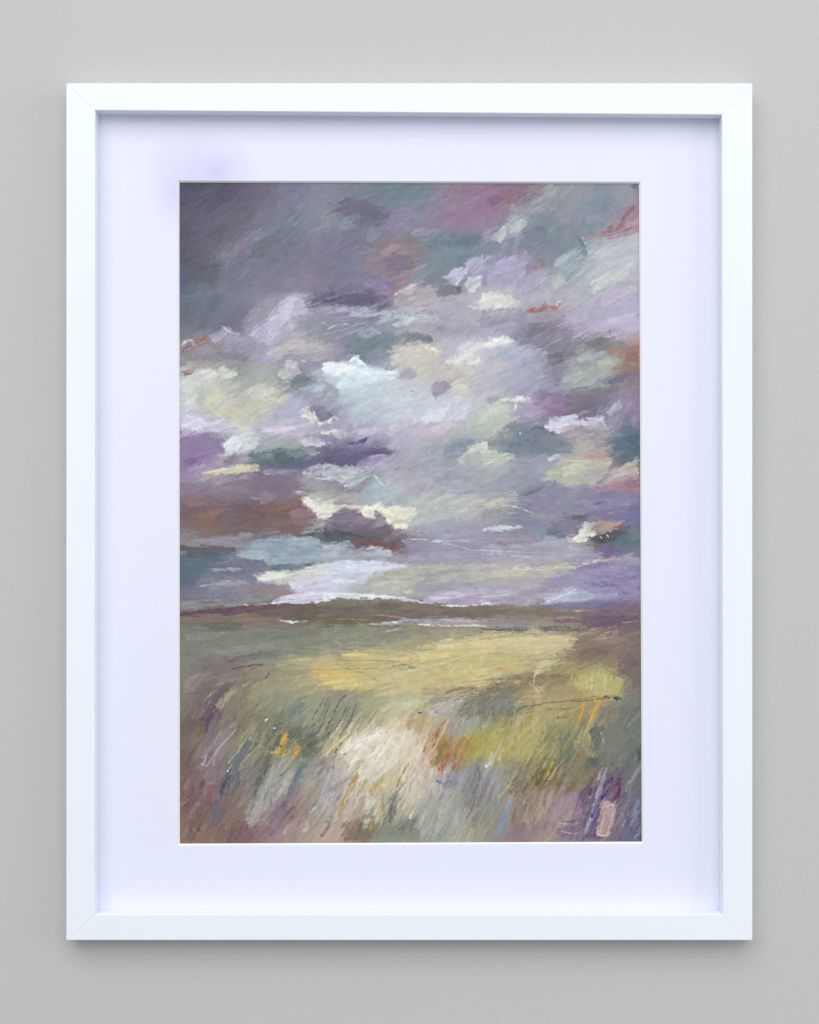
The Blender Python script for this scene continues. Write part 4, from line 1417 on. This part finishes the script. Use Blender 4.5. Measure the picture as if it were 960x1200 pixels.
MID = [
('a1', """
P 3f4258 15 8 .5 50,50 240,50 200,75 60,85
P 6e6b80 40 4 .4 130,320 260,240 330,200 280,300 180,380
P 5c6676 35 4 .45 330,560 420,500 480,470 420,560 380,640 320,640
P 7c7f92 35 4 .45 480,370 560,330 640,300 600,350 520,390
P 7e7290 30 4 .4 860,420 960,380 960,500 900,540
P 6a7484 30 4 .45 60,660 160,640 240,650 180,740 70,760
P 586478 45 4 .4 200,740 280,690 320,740 240,820 190,830
P 8c8a98 40 3 .5 470,830 520,800 560,770 540,859 460,859
P c3bed0 50 2 .6 600,859 660,790 720,745 745,760 690,859
P 9e98b0 20 3 .5 800,800 880,780 960,770 960,830 850,859
"""),
('b1', """
P b9b5cf 35 1.5 .85 710,602 760,570 800,545 850,560 810,620 790,655 750,640
P a8a4c4 45 1.8 .8 850,500 940,482 945,560 890,595 830,560
P cec8d6 30 1.5 .8 850,610 940,600 930,640 880,695 850,690 825,655
P 8f86aa 40 2 .7 935,580 960,560 960,660 930,660
P 76637a 8 3 .55 665,690 700,655 770,650 820,690 780,712 690,712
P 7f5868 20 1.5 .6 760,650 790,655 830,690 800,695
P 667683 15 3 .55 600,380 700,352 790,345 760,385 660,420 600,430
P 5f7280 15 3 .5 740,400 840,360 930,350 900,410 800,430 740,430
P 8ea0a6 30 3 .5 500,600 560,540 600,520 600,590 540,640
P 9690aa 15 3 .5 520,330 640,310 700,330 620,360 540,370
P 8a8ea6 20 3 .5 220,330 300,310 340,360 260,400
P a08c8e 15 2 .6 330,455 430,410 480,420 400,460 340,490
P 8c6f88 20 2.5 .5 390,680 430,660 420,720 385,740
P c2bcb8 20 2 .65 440,690 520,655 560,660 520,700 450,720
P a49ca4 10 2.5 .6 540,700 640,690 660,740 560,760
P c0c4b8 10 2 .6 400,800 520,780 620,780 560,810 420,820
P 6a5f86 10 2.5 .6 180,740 280,725 340,745 260,765
P b0acc4 10 2.5 .6 60,790 180,780 300,790 220,815 80,815
P b4c0c8 5 2 .6 150,820 300,800 420,810 300,840 170,845
"""),
('c1', """
P 64778a 50 2 .75 545,350 580,372 622,440 628,490 600,475 585,425
P a4b1bb 30 2.5 .7 425,505 480,480 555,442 565,475 520,535 455,560 415,540
P 8496a0 45 2.5 .65 480,572 555,545 615,480 622,520 545,590 495,640 470,620
P b2bcb8 40 2.5 .7 425,605 480,592 495,640 440,670 412,650
P 8f7294 25 2.5 .65 255,545 300,528 312,570 258,605
P d8dacb 8 2.5 .75 0,705 60,690 100,720 90,760 0,752
P e9e9dc 8 2 .6 70,760 130,735 200,740 160,775 90,790
P 8d8aa2 8 3 .6 0,805 150,795 250,800 280,830 120,850 0,850
P bdc4bc 45 2.5 .65 80,370 120,320 150,300 130,370 110,400
P c1c8c4 40 2.5 .6 150,310 200,265 250,262 220,320 160,350
P 6b7683 15 3 .55 250,340 340,300 400,330 360,390 270,400
P 78879a 15 3 .5 620,170 700,130 760,150 800,200 720,220 640,210
P 8791a0 20 3 .5 600,230 700,240 760,230 700,280 620,280
P bab9bf 32 3 .6 640,480 760,430 880,390 925,400 820,460 700,510
P c6c5c2 38 3 .6 640,640 720,600 820,560 900,510 860,590 760,650 650,700
P bdb7c8 32 3 .6 700,720 800,680 900,650 925,690 820,740 720,780
P 85808c 18 3 .5 230,220 330,210 360,240 280,260
P 7e5f74 20 2.5 .5 20,150 100,120 130,150 60,190
P a86a70 35 1.5 .6 850,190 890,178 900,210 850,240 830,235
P 9c6872 20 1.5 .6 720,330 800,300 840,300 780,345 700,360
P b293a0 15 2 .6 850,290 925,260 925,300 860,330
P 9a8ea8 25 3 .6 180,470 260,440 290,490 220,520
"""),
('a2', """
P c9cac8 15 2 .65 130,385 180,372 250,375 280,400 210,425 140,420
P d2d3c4 35 2 .7 298,362 350,372 400,400 340,425 292,402
P 87918c 20 2.5 .65 380,330 440,328 480,352 440,385 370,372
P a3a79e 25 2.5 .6 440,425 560,400 640,435 600,480 480,475
P ccd1cd 60 2.5 .7 70,450 110,430 155,500 145,590 80,595
P aeb4b2 80 2.5 .6 150,470 190,470 185,600 160,610
P c9c5ae 35 2.5 .65 200,505 280,480 300,540 225,565
P aab4ae 35 2.5 .65 330,540 400,500 450,540 370,585
P c8c8bc 30 2.5 .65 440,485 540,450 620,480 560,540 480,545
P c7c2ab 30 2.5 .6 300,620 400,590 470,600 430,660 330,650
P d4d3e2 18 2 .75 68,650 180,655 250,700 165,735 75,710
P bfbdd4 18 2 .6 200,690 300,690 360,720 260,745
P a5a0bc 30 2.5 .65 620,605 700,570 750,600 690,650 610,655
P d2d2d4 50 3 .6 770,598 812,590 852,640 868,690 830,682 782,650
P 7a7690 40 3 .6 850,600 900,588 948,640 900,672 862,645
P dbe0e4 45 2 .8 318,812 370,768 432,788 400,852 325,855
P ccd6c6 30 2 .65 440,768 525,780 500,832 430,845
P 9aa098 18 2.5 .6 330,420 420,410 440,440 360,460
P 7d7a8c 15 2 .6 260,275 380,255 470,300 440,330 330,300
P 97909c 15 2 .6 100,240 220,225 250,255 140,290
P a8a09e 12 2 .6 80,330 180,310 270,320 230,350 110,370
P 9c9ab4 30 2 .6 480,300 560,280 640,310 600,350 520,340
P bdbabf 35 1.8 .7 670,340 715,305 750,330 740,370 690,360
P b6b3b6 30 1.8 .65 640,400 690,370 720,400 680,430
P 6a7c80 15 2 .65 720,420 790,400 840,420 800,450 720,450
P c2bcd6 55 1.8 .6 560,130 620,60 690,10 720,30 660,110 600,170
P d8cfdc 10 2 .6 540,720 640,700 740,700 700,740 580,750
P 93a3a0 12 2.5 .6 540,790 640,780 760,790 700,820 580,830
P d8d8e0 12 2 .6 760,790 840,775 920,800 900,825 800,820
"""),
('b2', """
P e7ebf0 12 2 .7 555,655 640,628 725,620 700,662 600,685
P c5c3cf 18 2 .65 395,705 500,662 530,660 480,720 385,745
P 7b8997 14 2 .75 718,835 800,792 880,775 905,800 800,842 718,859
P ced2c8 18 2 .75 862,835 920,800 960,795 960,859 870,859
P 6a7b82 10 3 .6 470,162 560,150 645,182 630,206 560,200 480,192
P 93a1a9 18 2 .65 200,132 280,118 345,150 265,182 200,172
P cdcabe 15 3 .6 600,232 660,230 698,265 660,288 620,262
P bab1c2 30 2 .7 660,302 740,250 772,250 740,300 680,322
P cbc7b8 12 2.5 .65 400,300 470,250 540,245 500,300 430,330
P bdb6ae 10 2.5 .6 520,300 620,290 640,330 540,350
P ccd8e2 8 2 .7 60,450 160,440 260,430 200,475 90,480
P f3f7fb 8 1.8 .8 20,350 110,330 180,345 240,370 180,400 80,385
P e6eff6 6 1.8 .75 250,375 340,372 430,378 420,402 300,415
P b4c3cc 14 3 .55 150,540 280,490 400,470 360,520 220,560
P c0c6cc 14 3 .55 400,500 520,480 620,500 540,540 420,540
P a9b8c0 14 3 .5 200,640 300,610 380,620 320,660 220,670
P c4c0cc 18 2.5 .6 160,740 260,710 340,720 260,760
P d0cad0 10 2 .6 30,730 110,720 160,750 80,770
P 948da6 12 3 .5 0,240 90,220 120,260 40,290
P d5d0c8 18 2 .6 760,480 820,455 860,480 820,515 770,510
P cfcad8 12 2 .6 760,520 860,540 900,570 840,590 780,560
P c9c2cc 14 2.5 .6 620,720 720,690 800,690 720,740 640,750
P aec2ae 25 2 .65 870,690 920,650 960,640 960,700 900,720
P 9fb0ac 20 2 .6 800,730 880,715 940,725 880,750 810,760
P d5d9da 15 2 .6 400,95 500,60 560,60 520,100 430,120
P a39fb0 15 2.5 .6 560,110 640,120 700,150 640,165 570,145
"""),
('c2', """
P 6f6877 35 2 .65 380,285 455,262 480,300 430,352 388,332
P 96a4a2 20 2 .6 500,405 600,385 640,420 560,452 482,442
P abb5b0 20 2 .65 560,302 620,270 682,270 660,312 580,332
P b2b0a2 20 2 .65 680,322 742,300 762,330 700,362
P ab7e6e 5 2 .65 748,252 800,246 832,270 770,284
P 936a60 8 2 .65 850,275 922,270 922,325 850,325
P c3cfb8 22 2 .65 40,592 100,572 152,590 110,622 40,642
P adb9a8 18 2 .65 60,642 150,622 190,660 120,702 60,692
P a298b2 20 2 .65 232,592 292,580 342,610 280,652 232,642
P 7b6a8c 15 2 .65 300,502 380,482 422,520 350,545
P 93719f 15 2.5 .6 340,560 400,550 450,590 400,620
P b7b4c9 55 2 .65 742,622 780,570 832,550 820,600 760,652
P 8d8d9d 8 2 .6 560,742 640,722 700,740 650,782 560,782
P 75727f 20 2 .6 240,150 320,110 390,110 340,160 260,180
P 8f8796 28 2 .55 380,170 460,130 520,140 480,190 400,220
P 6d7674 10 2 .65 600,215 690,180 760,180 720,215 640,240
P a6a0b8 22 2 .6 560,60 660,30 740,30 680,80 590,100
P bcb2ce 22 2 .6 700,90 800,50 900,30 880,80 780,120
P a8b0c2 20 2.5 .6 100,270 180,245 240,250 200,290 120,310
P c2bdbc 20 2.5 .6 20,340 90,310 150,330 100,390 30,400
P 8f93ab 20 2.5 .6 240,290 300,290 330,340 280,380 230,360
P 697986 6 3 .5 250,730 330,712 410,745 340,770 260,765
P 7d8896 5 2 .6 100,790 180,770 220,800 160,830 90,825
P d4d0e0 14 1.6 .7 420,680 490,655 550,660 500,700 430,715
P a99fa4 10 2 .6 500,760 580,735 640,760 580,790 500,795
P 6d6a80 15 2.5 .6 740,430 820,400 880,410 820,450 750,460
P 7c7282 12 2.5 .6 540,520 640,495 700,520 640,560 560,560
"""),
('a3', """
P 7b5c92 14 2 .7 68,122 140,108 240,88 262,62 205,105 110,142
P cec8ae 14 1.8 .75 220,192 330,165 420,158 502,165 440,186 300,202
P 78727e 20 2 .65 310,125 365,95 402,110 350,142
P 9c94a0 15 2 .6 400,105 450,100 470,125 420,140
P 586a70 8 2 .65 600,92 680,80 742,120 660,152 600,132
P 78878a 8 2 .6 680,70 780,70 820,95 740,105
P a9b3bd 4 2 .7 385,682 470,652 560,668 622,700 520,712 430,702
P 8097a3 3 2 .65 500,612 600,594 680,610 640,642 540,642
P 95a6b2 3 2 .65 700,582 800,580 882,612 820,642 720,622
P 8499a8 3 2 .55 560,660 680,650 760,680 680,700 580,690
P dddcd2 4 1.8 .75 535,805 640,790 702,800 640,828 540,835
P d3d0da 4 2 .6 760,790 860,770 950,770 880,800 780,810
P 8a6e74 15 3 .55 80,340 180,320 260,340 200,380 90,390
P 8f6f60 25 2.5 .6 160,450 230,410 290,430 250,490 170,500
P 75606a 15 3 .5 320,400 420,380 500,400 440,450 340,450
P 805e50 10 2.5 .6 640,520 740,500 800,520 760,560 660,560
P 997480 14 2.5 .55 700,420 770,400 830,430 780,470 710,460
P 6b646a 2 2 .65 100,650 200,640 300,648 240,670 120,672
P 5c7488 4 2.5 .6 80,700 160,695 240,710 180,740 90,740
P 7d7892 3 2.5 .55 300,700 400,695 480,710 400,740 310,735
P a5a5b2 3 1.8 .65 240,768 330,762 430,766 380,778 260,780
"""),
('b3', """
P c6cac2 28 2 .6 600,372 660,342 722,330 690,370 620,402
P a7b4ba 15 2 .65 300,262 340,250 390,290 442,330 370,350 300,312
P b8b9aa 18 2 .65 800,362 880,340 902,380 840,422 790,402
P 7d7182 -4 2 .6 100,432 180,415 222,450 160,482 90,472
P 887a8a 70 1.8 .6 300,442 342,440 356,492 312,502
P 6c5f78 -5 2 .5 40,500 120,490 200,500 140,520 50,520
P 8d90a2 20 2.5 .6 480,180 560,140 640,140 600,180 520,200
P 8286a0 15 2.5 .55 640,230 740,200 840,210 780,240 680,255
P a8a6aa 18 2.5 .6 460,240 520,220 600,240 560,270 480,270
P b5bcb2 25 2.5 .6 480,470 560,430 620,430 580,490 500,510
P 8c8ea2 22 2.5 .6 700,520 800,490 880,500 820,540 720,555
P a09aa6 20 2.5 .55 840,480 920,450 960,460 960,500 880,510
P e6e2d0 0 1.6 .75 330,412 420,400 520,408 540,425 440,440 350,432
P c0c4c6 5 2 .6 60,170 160,180 200,200 150,235 90,215
P b2aeb8 12 2 .6 240,170 320,140 380,140 340,180 260,195
P 80625f -4 2 .7 220,612 320,605 400,625 340,638 240,630
P 6f5b60 -8 2 .6 380,600 440,590 490,630 440,650 400,640
P 8a8ca2 2 2.5 .6 540,620 680,640 780,650 680,665 560,655
P a7a2bc 2 2 .6 700,680 840,690 940,690 840,710 720,705
P cfd8e6 3 2 .7 60,750 200,740 360,748 260,775 90,780
P b9c2d0 3 2 .65 0,800 140,780 240,790 160,830 0,840
P b3b19f 4 2 .6 360,800 520,775 640,765 560,800 400,825
P 97958f 4 2 .55 560,800 700,775 840,770 740,810 600,825
"""),
('c3', """
P c6c4a6 12 2 .65 480,172 560,140 622,160 560,202 490,222
P a6a5a0 12 2 .6 600,182 680,152 722,170 660,222 600,222
P a8a89a 10 2 .55 440,230 540,210 600,240 520,262 450,258
P b7a898 8 2 .6 790,180 870,150 925,150 925,190 850,200
P 8d93a2 10 2.5 .6 160,180 260,150 340,160 280,200 180,215
P a2a4a4 10 2.5 .6 0,210 90,180 140,200 80,240 0,260
P 7a7e92 14 2.5 .6 200,300 300,270 380,280 320,320 220,335
P 7b7ca0 10 2.5 .6 600,330 700,310 780,330 700,360 610,360
P 8e88b0 8 2.5 .55 740,360 840,340 920,350 860,390 760,395
P bcbbac 15 2 .6 20,380 110,340 170,350 120,390 30,420
P 918a94 8 2.5 .6 280,440 380,420 460,440 380,480 290,475
P 6f6a72 8 2 .65 530,450 600,435 640,460 590,490 540,480
P 9b949e 4 2.5 .55 60,570 200,560 320,570 240,600 80,605
P 9ea9b2 4 2 .6 360,590 430,580 490,600 430,620 370,615
P 7a6a6c 15 2 .6 790,520 850,500 880,530 830,560
P a8a2b0 3 2.5 .55 200,690 340,680 460,700 360,730 220,725
P c2bea8 3 2 .65 60,775 200,765 300,790 200,815 60,815
P c0bca6 4 2 .6 340,780 460,755 560,750 480,790 360,805
P 9889b4 -2 2.5 .6 600,770 720,755 860,755 780,790 640,800
P 7c6aaa -2 2.5 .6 700,810 820,795 925,800 925,830 780,840
"""),
('a4', """
P 8a8f7c 3 3 .55 80,370 200,355 330,365 250,400 100,405
P 77806c 3 3 .55 480,360 620,350 760,360 660,400 500,400
P 92947c 5 3 .55 380,440 500,425 600,440 520,470 400,475
P a19a76 6 3 .6 620,540 740,520 860,530 780,560 650,570
P 9c9a72 30 3 .6 540,650 660,610 780,620 700,700 580,720
P a8a278 35 3 .55 700,640 820,610 900,640 840,720 740,740
P 8e8a80 45 2.5 .55 80,640 160,600 220,600 160,680 90,720
P 6d6368 55 2.5 .6 240,740 300,690 350,650 330,720 270,790
P aca484 55 2 .6 260,790 330,720 370,690 350,750 290,820
P 7a706c 3 2 .6 250,270 360,262 440,268 380,285 270,288
P 66604e 0 2 .6 700,280 820,270 930,275 860,295 720,298
P 7c6674 2 2 .6 340,222 450,208 540,212 460,232 350,240
P d7d4e4 8 1.8 .7 700,150 800,130 920,130 860,160 740,172
"""),
('b4', """
P cfc480 6 3 .7 560,490 700,445 900,412 920,445 720,500 570,535
P c6b876 8 3 .65 540,600 760,560 930,535 900,600 700,640 560,650
P d6cc9a 6 2.5 .6 640,420 800,395 940,385 880,410 700,450
P dcc676 3 2.5 .6 40,640 140,630 220,660 160,700 50,690
P dcb95a 2 2 .65 10,600 110,596 180,604 120,620 20,620
P d8c47c 2 2 .6 130,480 240,475 330,482 260,500 140,502
P bfb68a 3 2.5 .6 380,480 480,485 500,510 400,515
P 9a9a80 2 3 .55 60,390 180,380 280,390 200,420 70,425
P 8a8874 2 3 .55 300,350 420,340 500,350 420,380 310,380
P a59a84 4 3 .55 620,350 760,345 900,350 800,375 640,380
P b0a888 5 3 .6 280,700 400,680 500,690 420,740 300,750
P a6a078 35 3 .55 200,760 280,730 340,740 300,800 220,820
P c6c2a4 25 2.5 .6 380,800 460,770 540,780 480,820 390,835
P 968a80 10 3 .6 640,720 760,700 860,700 780,735 660,745
P 6c665e -2 3 .5 280,195 380,185 460,200 400,225 300,225
P 84756a -2 3 .5 520,215 640,205 740,225 660,245 540,245
P c9c0d4 3 2 .6 620,140 740,125 860,130 780,160 640,165
"""),
('c4', """
P cdc18c 3 3 .65 0,405 200,388 400,382 520,402 400,440 200,450 0,448
P ccb868 8 2.5 .6 60,512 150,505 240,520 200,555 90,565
P bdb47c 8 2.5 .55 220,450 330,440 420,455 350,490 240,495
P 98946a 12 3 .55 160,590 260,560 340,580 280,620 180,630
P b5aa84 40 2.5 .6 290,590 350,530 430,510 420,560 350,610
P 8c8068 10 3 .55 420,600 520,570 600,590 540,630 440,640
P 77685f 12 3 .55 560,480 660,450 760,470 700,520 590,530
P 93827a 20 2.5 .55 660,400 760,375 860,390 800,430 690,440
P 6e6068 40 3 .5 800,520 880,490 920,540 870,600 810,590
P 766070 0 2.5 .6 420,290 520,280 600,290 520,305 430,305
P 8e8cb4 2 2.5 .6 640,130 760,135 900,150 820,175 680,165
P 9a90b0 5 2.5 .55 120,150 240,130 340,140 260,175 140,185
P a0a074 60 2.5 .55 620,560 700,540 780,570 720,600 640,600
P 8b9079 60 2.5 .5 820,620 880,640 900,700 840,710
P a08f66 8 2.5 .6 380,800 500,780 600,790 540,830 400,840
P 8c8c80 40 2.5 .55 60,760 140,750 190,780 140,840 70,840
"""),
]

GLAZE = [
('a1', """
P 67607a 25 16 .5 50,50 500,50 420,260 300,420 200,560 50,560
P 7c748c 25 16 .42 300,560 760,330 960,300 960,620 500,720 300,700
"""),
('b4', """
P d6bf78 5 14 .5 300,690 420,560 640,450 960,400 960,700 560,760
P 8f8a70 0 10 .3 0,330 960,320 960,400 0,440
P c6b478 5 12 .3 -200,500 300,480 300,680 -200,640
"""),
('c4', """
P d8c184 5 12 .5 -20,400 260,360 540,380 440,520 260,600 -20,660
P c4a85c 20 12 .34 200,660 520,560 820,560 780,760 420,800 240,790
P c8c060 80 5 .4 540,620 700,590 820,640 810,730 640,740 560,700
P d8b860 10 5 .35 60,540 200,510 230,560 100,600
P 7f7866 0 6 .5 -60,205 200,205 420,225 300,275 60,285 -60,275
"""),
('c5', """
P b8a850 60 14 .36 -60,180 260,80 520,80 500,260 300,380 60,340
"""),
('b5', """
P d8ccb0 60 14 .3 100,160 480,120 600,300 560,480 200,520 60,380
"""),
('b3', """
P a9a6b0 10 14 .25 400,100 960,60 960,540 600,560 420,400
"""),
('b2', """
P bab6be 14 14 .28 380,240 960,260 960,640 500,640 380,460
P 958d9e 15 1.5 .9 635,462 670,438 722,440 747,475 700,522 662,535 634,502
P a39da9 20 2 .6 445,375 490,360 535,380 535,415 480,438 450,420
"""),
('c2', """
P a29eb0 14 14 .28 0,260 420,300 420,560 0,560
"""),
]
ALBEDO_GAIN = 0.81

dabs(5200, 14, 34, 4, 9, 0.55, 0.011, 0.35)
lay(BROAD)
dabs(1800, 12, 30, 2.5, 6, 0.42, 0.012, 0.5, only=lambda x, y: y < 700, reach=6)
lay(MID)
lay(GLAZE)
dabs(1500, 12, 40, 1.5, 5, 0.5, 0.03, 0.6, only=lambda x, y: y > 820, reach=9)

def drag(amp, sc, seed):
    """the wet edges break up where the brush has been worked over them"""
    global IMG, HGT
    dx = amp * (vnoise(xx / sc, yy / sc, seed) + 0.6 * vnoise(xx / (sc * .45), yy / (sc * .45), seed + 1))
    dy = amp * 0.8 * (vnoise(xx / sc, yy / sc, seed + 2) + 0.6 * vnoise(xx / (sc * .45), yy / (sc * .45), seed + 3))
    calm = 1 - 0.8 * np.exp(-((yy - 715) / 22) ** 2)
    dy = dy * calm
    i = np.clip(((xx + dx - X0) * RES).round().astype(int), 0, CW - 1)
    j = np.clip(((yy + dy - Y0) * RES).round().astype(int), 0, CH - 1)
    IMG = IMG[j, i]; HGT = HGT[j, i]

drag(1.2, 4.5, 71)
# a second pass of small touches pulls neighbouring passages into each other
dabs(2600, 8, 24, 1.8, 4.2, 0.55, 0.020, 0.5)
dabs(3000, 5, 16, 1.2, 3.2, 0.5, 0.020, 0.6, reach=4)
dabs(6500, 5, 20, 0.7, 1.6, 0.36, 0.032, 0.6, only=lambda x, y: y > 690)
dabs(5000, 5, 16, 1.4, 3.6, 0.34, 0.020, 0.5, only=lambda x, y: y < 700)
dabs(2500, 5, 16, 0.8, 1.5, 0.30, 0.026, 0.5, only=lambda x, y: 330 < y < 700)
drag(0.5, 2.4, 81)
# blades of grass scratched and dragged through the wet paint of the foreground
ACC = ["8a7080", "8c8a60", "cfc6ae", "a8893c", "6f7c80", "9a90a0", "5f6450", "b8a88c", "766470"]
for k in range(1250):
    x = 206 + rng.random() * 548; y = 836 + rng.random() ** 0.8 * 150
    ln = 8 + rng.random() * 26; a = math.radians(62 + 6 * math.sin(x / 70) + rng.normal() * 7)
    j = int(min(Y1 - 2, max(Y0, y + rng.normal() * 6)) - Y0) * RES; i = (min(X1 - 2, max(X0, x + rng.normal() * 4)) - X0) * RES
    base = IMG[min(CH - 1, int(j)), min(CW - 1, int(i))]
    if rng.random() < .16:
        q = hexc(ACC[int(rng.integers(len(ACC)))]); base = base * .5 + q * .5
    c = np.clip(base + rng.normal() * 0.058 + rng.normal(size=3) * 0.012, 0.1, 0.95)
    bend = rng.normal() * 1.6
    stroke(tuple(c), 1.1 + rng.random() ** 2 * 5.0, 0.58, [(x, y), (x + math.cos(a) * ln * .5 + bend, y - math.sin(a) * ln * .5), (x + math.cos(a) * ln, y - math.sin(a) * ln)], body=0.5)
lay(FINE)

def soft(a, n):
    for _ in range(n):
        a = (np.roll(a, 1, 0) + 2 * a + np.roll(a, -1, 0)) / 4
        a = (np.roll(a, 1, 1) + 2 * a + np.roll(a, -1, 1)) / 4
    return a
fine_, wide_ = soft(IMG, 3), soft(IMG, 60)
amt = (0.45 + 0.3 * np.clip((yy - 680) / 60, 0, 1))[..., None]
IMG = IMG + amt * (IMG - fine_) + 0.28 * (fine_ - wide_)
IMG = 0.56 + (IMG - 0.56) * 1.05
# paper tooth and pigment grain
grain = vnoise(xx / 1.1, yy / 1.1, 50) * 0.5 + vnoise(xx / 2.1, yy / 2.1, 51) * 0.5
up = np.clip((yy - 800) / 60, 0, 1)
m34 = streaks(xx, yy, math.radians(30), 60, 14, 1.3) * (yy < 560) + streaks(xx, yy, math.radians(5), 61, 18, 1.2) * ((yy >= 560) & (yy < 815)) + streaks(xx, yy, math.radians(62), 62, 12, 1.3) * (yy >= 815)
blot = vnoise(xx / 5, yy / 4, 90) + 0.7 * vnoise(xx / 2.4, yy / 2.1, 91)
IMG *= (1 + 0.022 * grain + 0.020 * m34 + 0.018 * blot)[..., None]
IMG += (0.010 * (vnoise(xx / 7, yy / 5, 95) + vnoise(xx / 3, yy / 2.4, 96)))[..., None] * np.array([1, -0.5, 0.7], np.float32)
IMG = np.clip(IMG, 0.02, 1)
LIN = np.where(IMG <= 0.04045, IMG / 12.92, ((IMG + 0.055) / 1.055) ** 2.4)
ALB = np.clip(LIN * ALBEDO_GAIN, 0, 0.9).astype(np.float32)
Hm = (HGT + 0.18 * m34) * 0.00013 + grain * 0.000010

k = PX * (ART_Y - (FRONT - DIST)) / DIST
co = np.empty((CH, CW, 3), np.float32)
base = np.array(picture.location, np.float32)
co[..., 0] = (xx - 480) * k - base[0]
co[..., 1] = ART_Y - Hm - base[1]
co[..., 2] = Z0 - (yy - 600) * k - base[2]
me = bpy.data.meshes.new("painting")
nv = CW * CH; nf = (CW - 1) * (CH - 1)
ii = np.arange(nv, dtype=np.int32).reshape(CH, CW)
quads = np.stack([ii[:-1, :-1], ii[1:, :-1], ii[1:, 1:], ii[:-1, 1:]], -1).reshape(-1, 4)
me.vertices.add(nv); me.vertices.foreach_set("co", co.ravel())
me.loops.add(nf * 4); me.loops.foreach_set("vertex_index", quads.ravel())
me.polygons.add(nf); me.polygons.foreach_set("loop_start", np.arange(0, nf * 4, 4, dtype=np.int32))
me.polygons.foreach_set("loop_total", np.full(nf, 4, np.int32))
me.polygons.foreach_set("use_smooth", np.ones(nf, bool))
me.update(calc_edges=True)
att = me.color_attributes.new("pigment", 'FLOAT_COLOR', 'POINT')
rgba = np.ones((nv, 4), np.float32); rgba[:, :3] = ALB.reshape(-1, 3)
att.data.foreach_set("color", rgba.ravel())
pm = bpy.data.materials.new("acrylic_paint"); pm.use_nodes = True
nt = pm.node_tree; b = nt.nodes["Principled BSDF"]
b.inputs["Roughness"].default_value = 0.55
b.inputs["Specular IOR Level"].default_value = 0.25
ca = nt.nodes.new("ShaderNodeVertexColor"); ca.layer_name = "pigment"
nt.links.new(ca.outputs["Color"], b.inputs["Base Color"])
me.materials.append(pm)
painting = bpy.data.objects.new("painting", me)
scene.collection.objects.link(painting)
painting.parent = picture
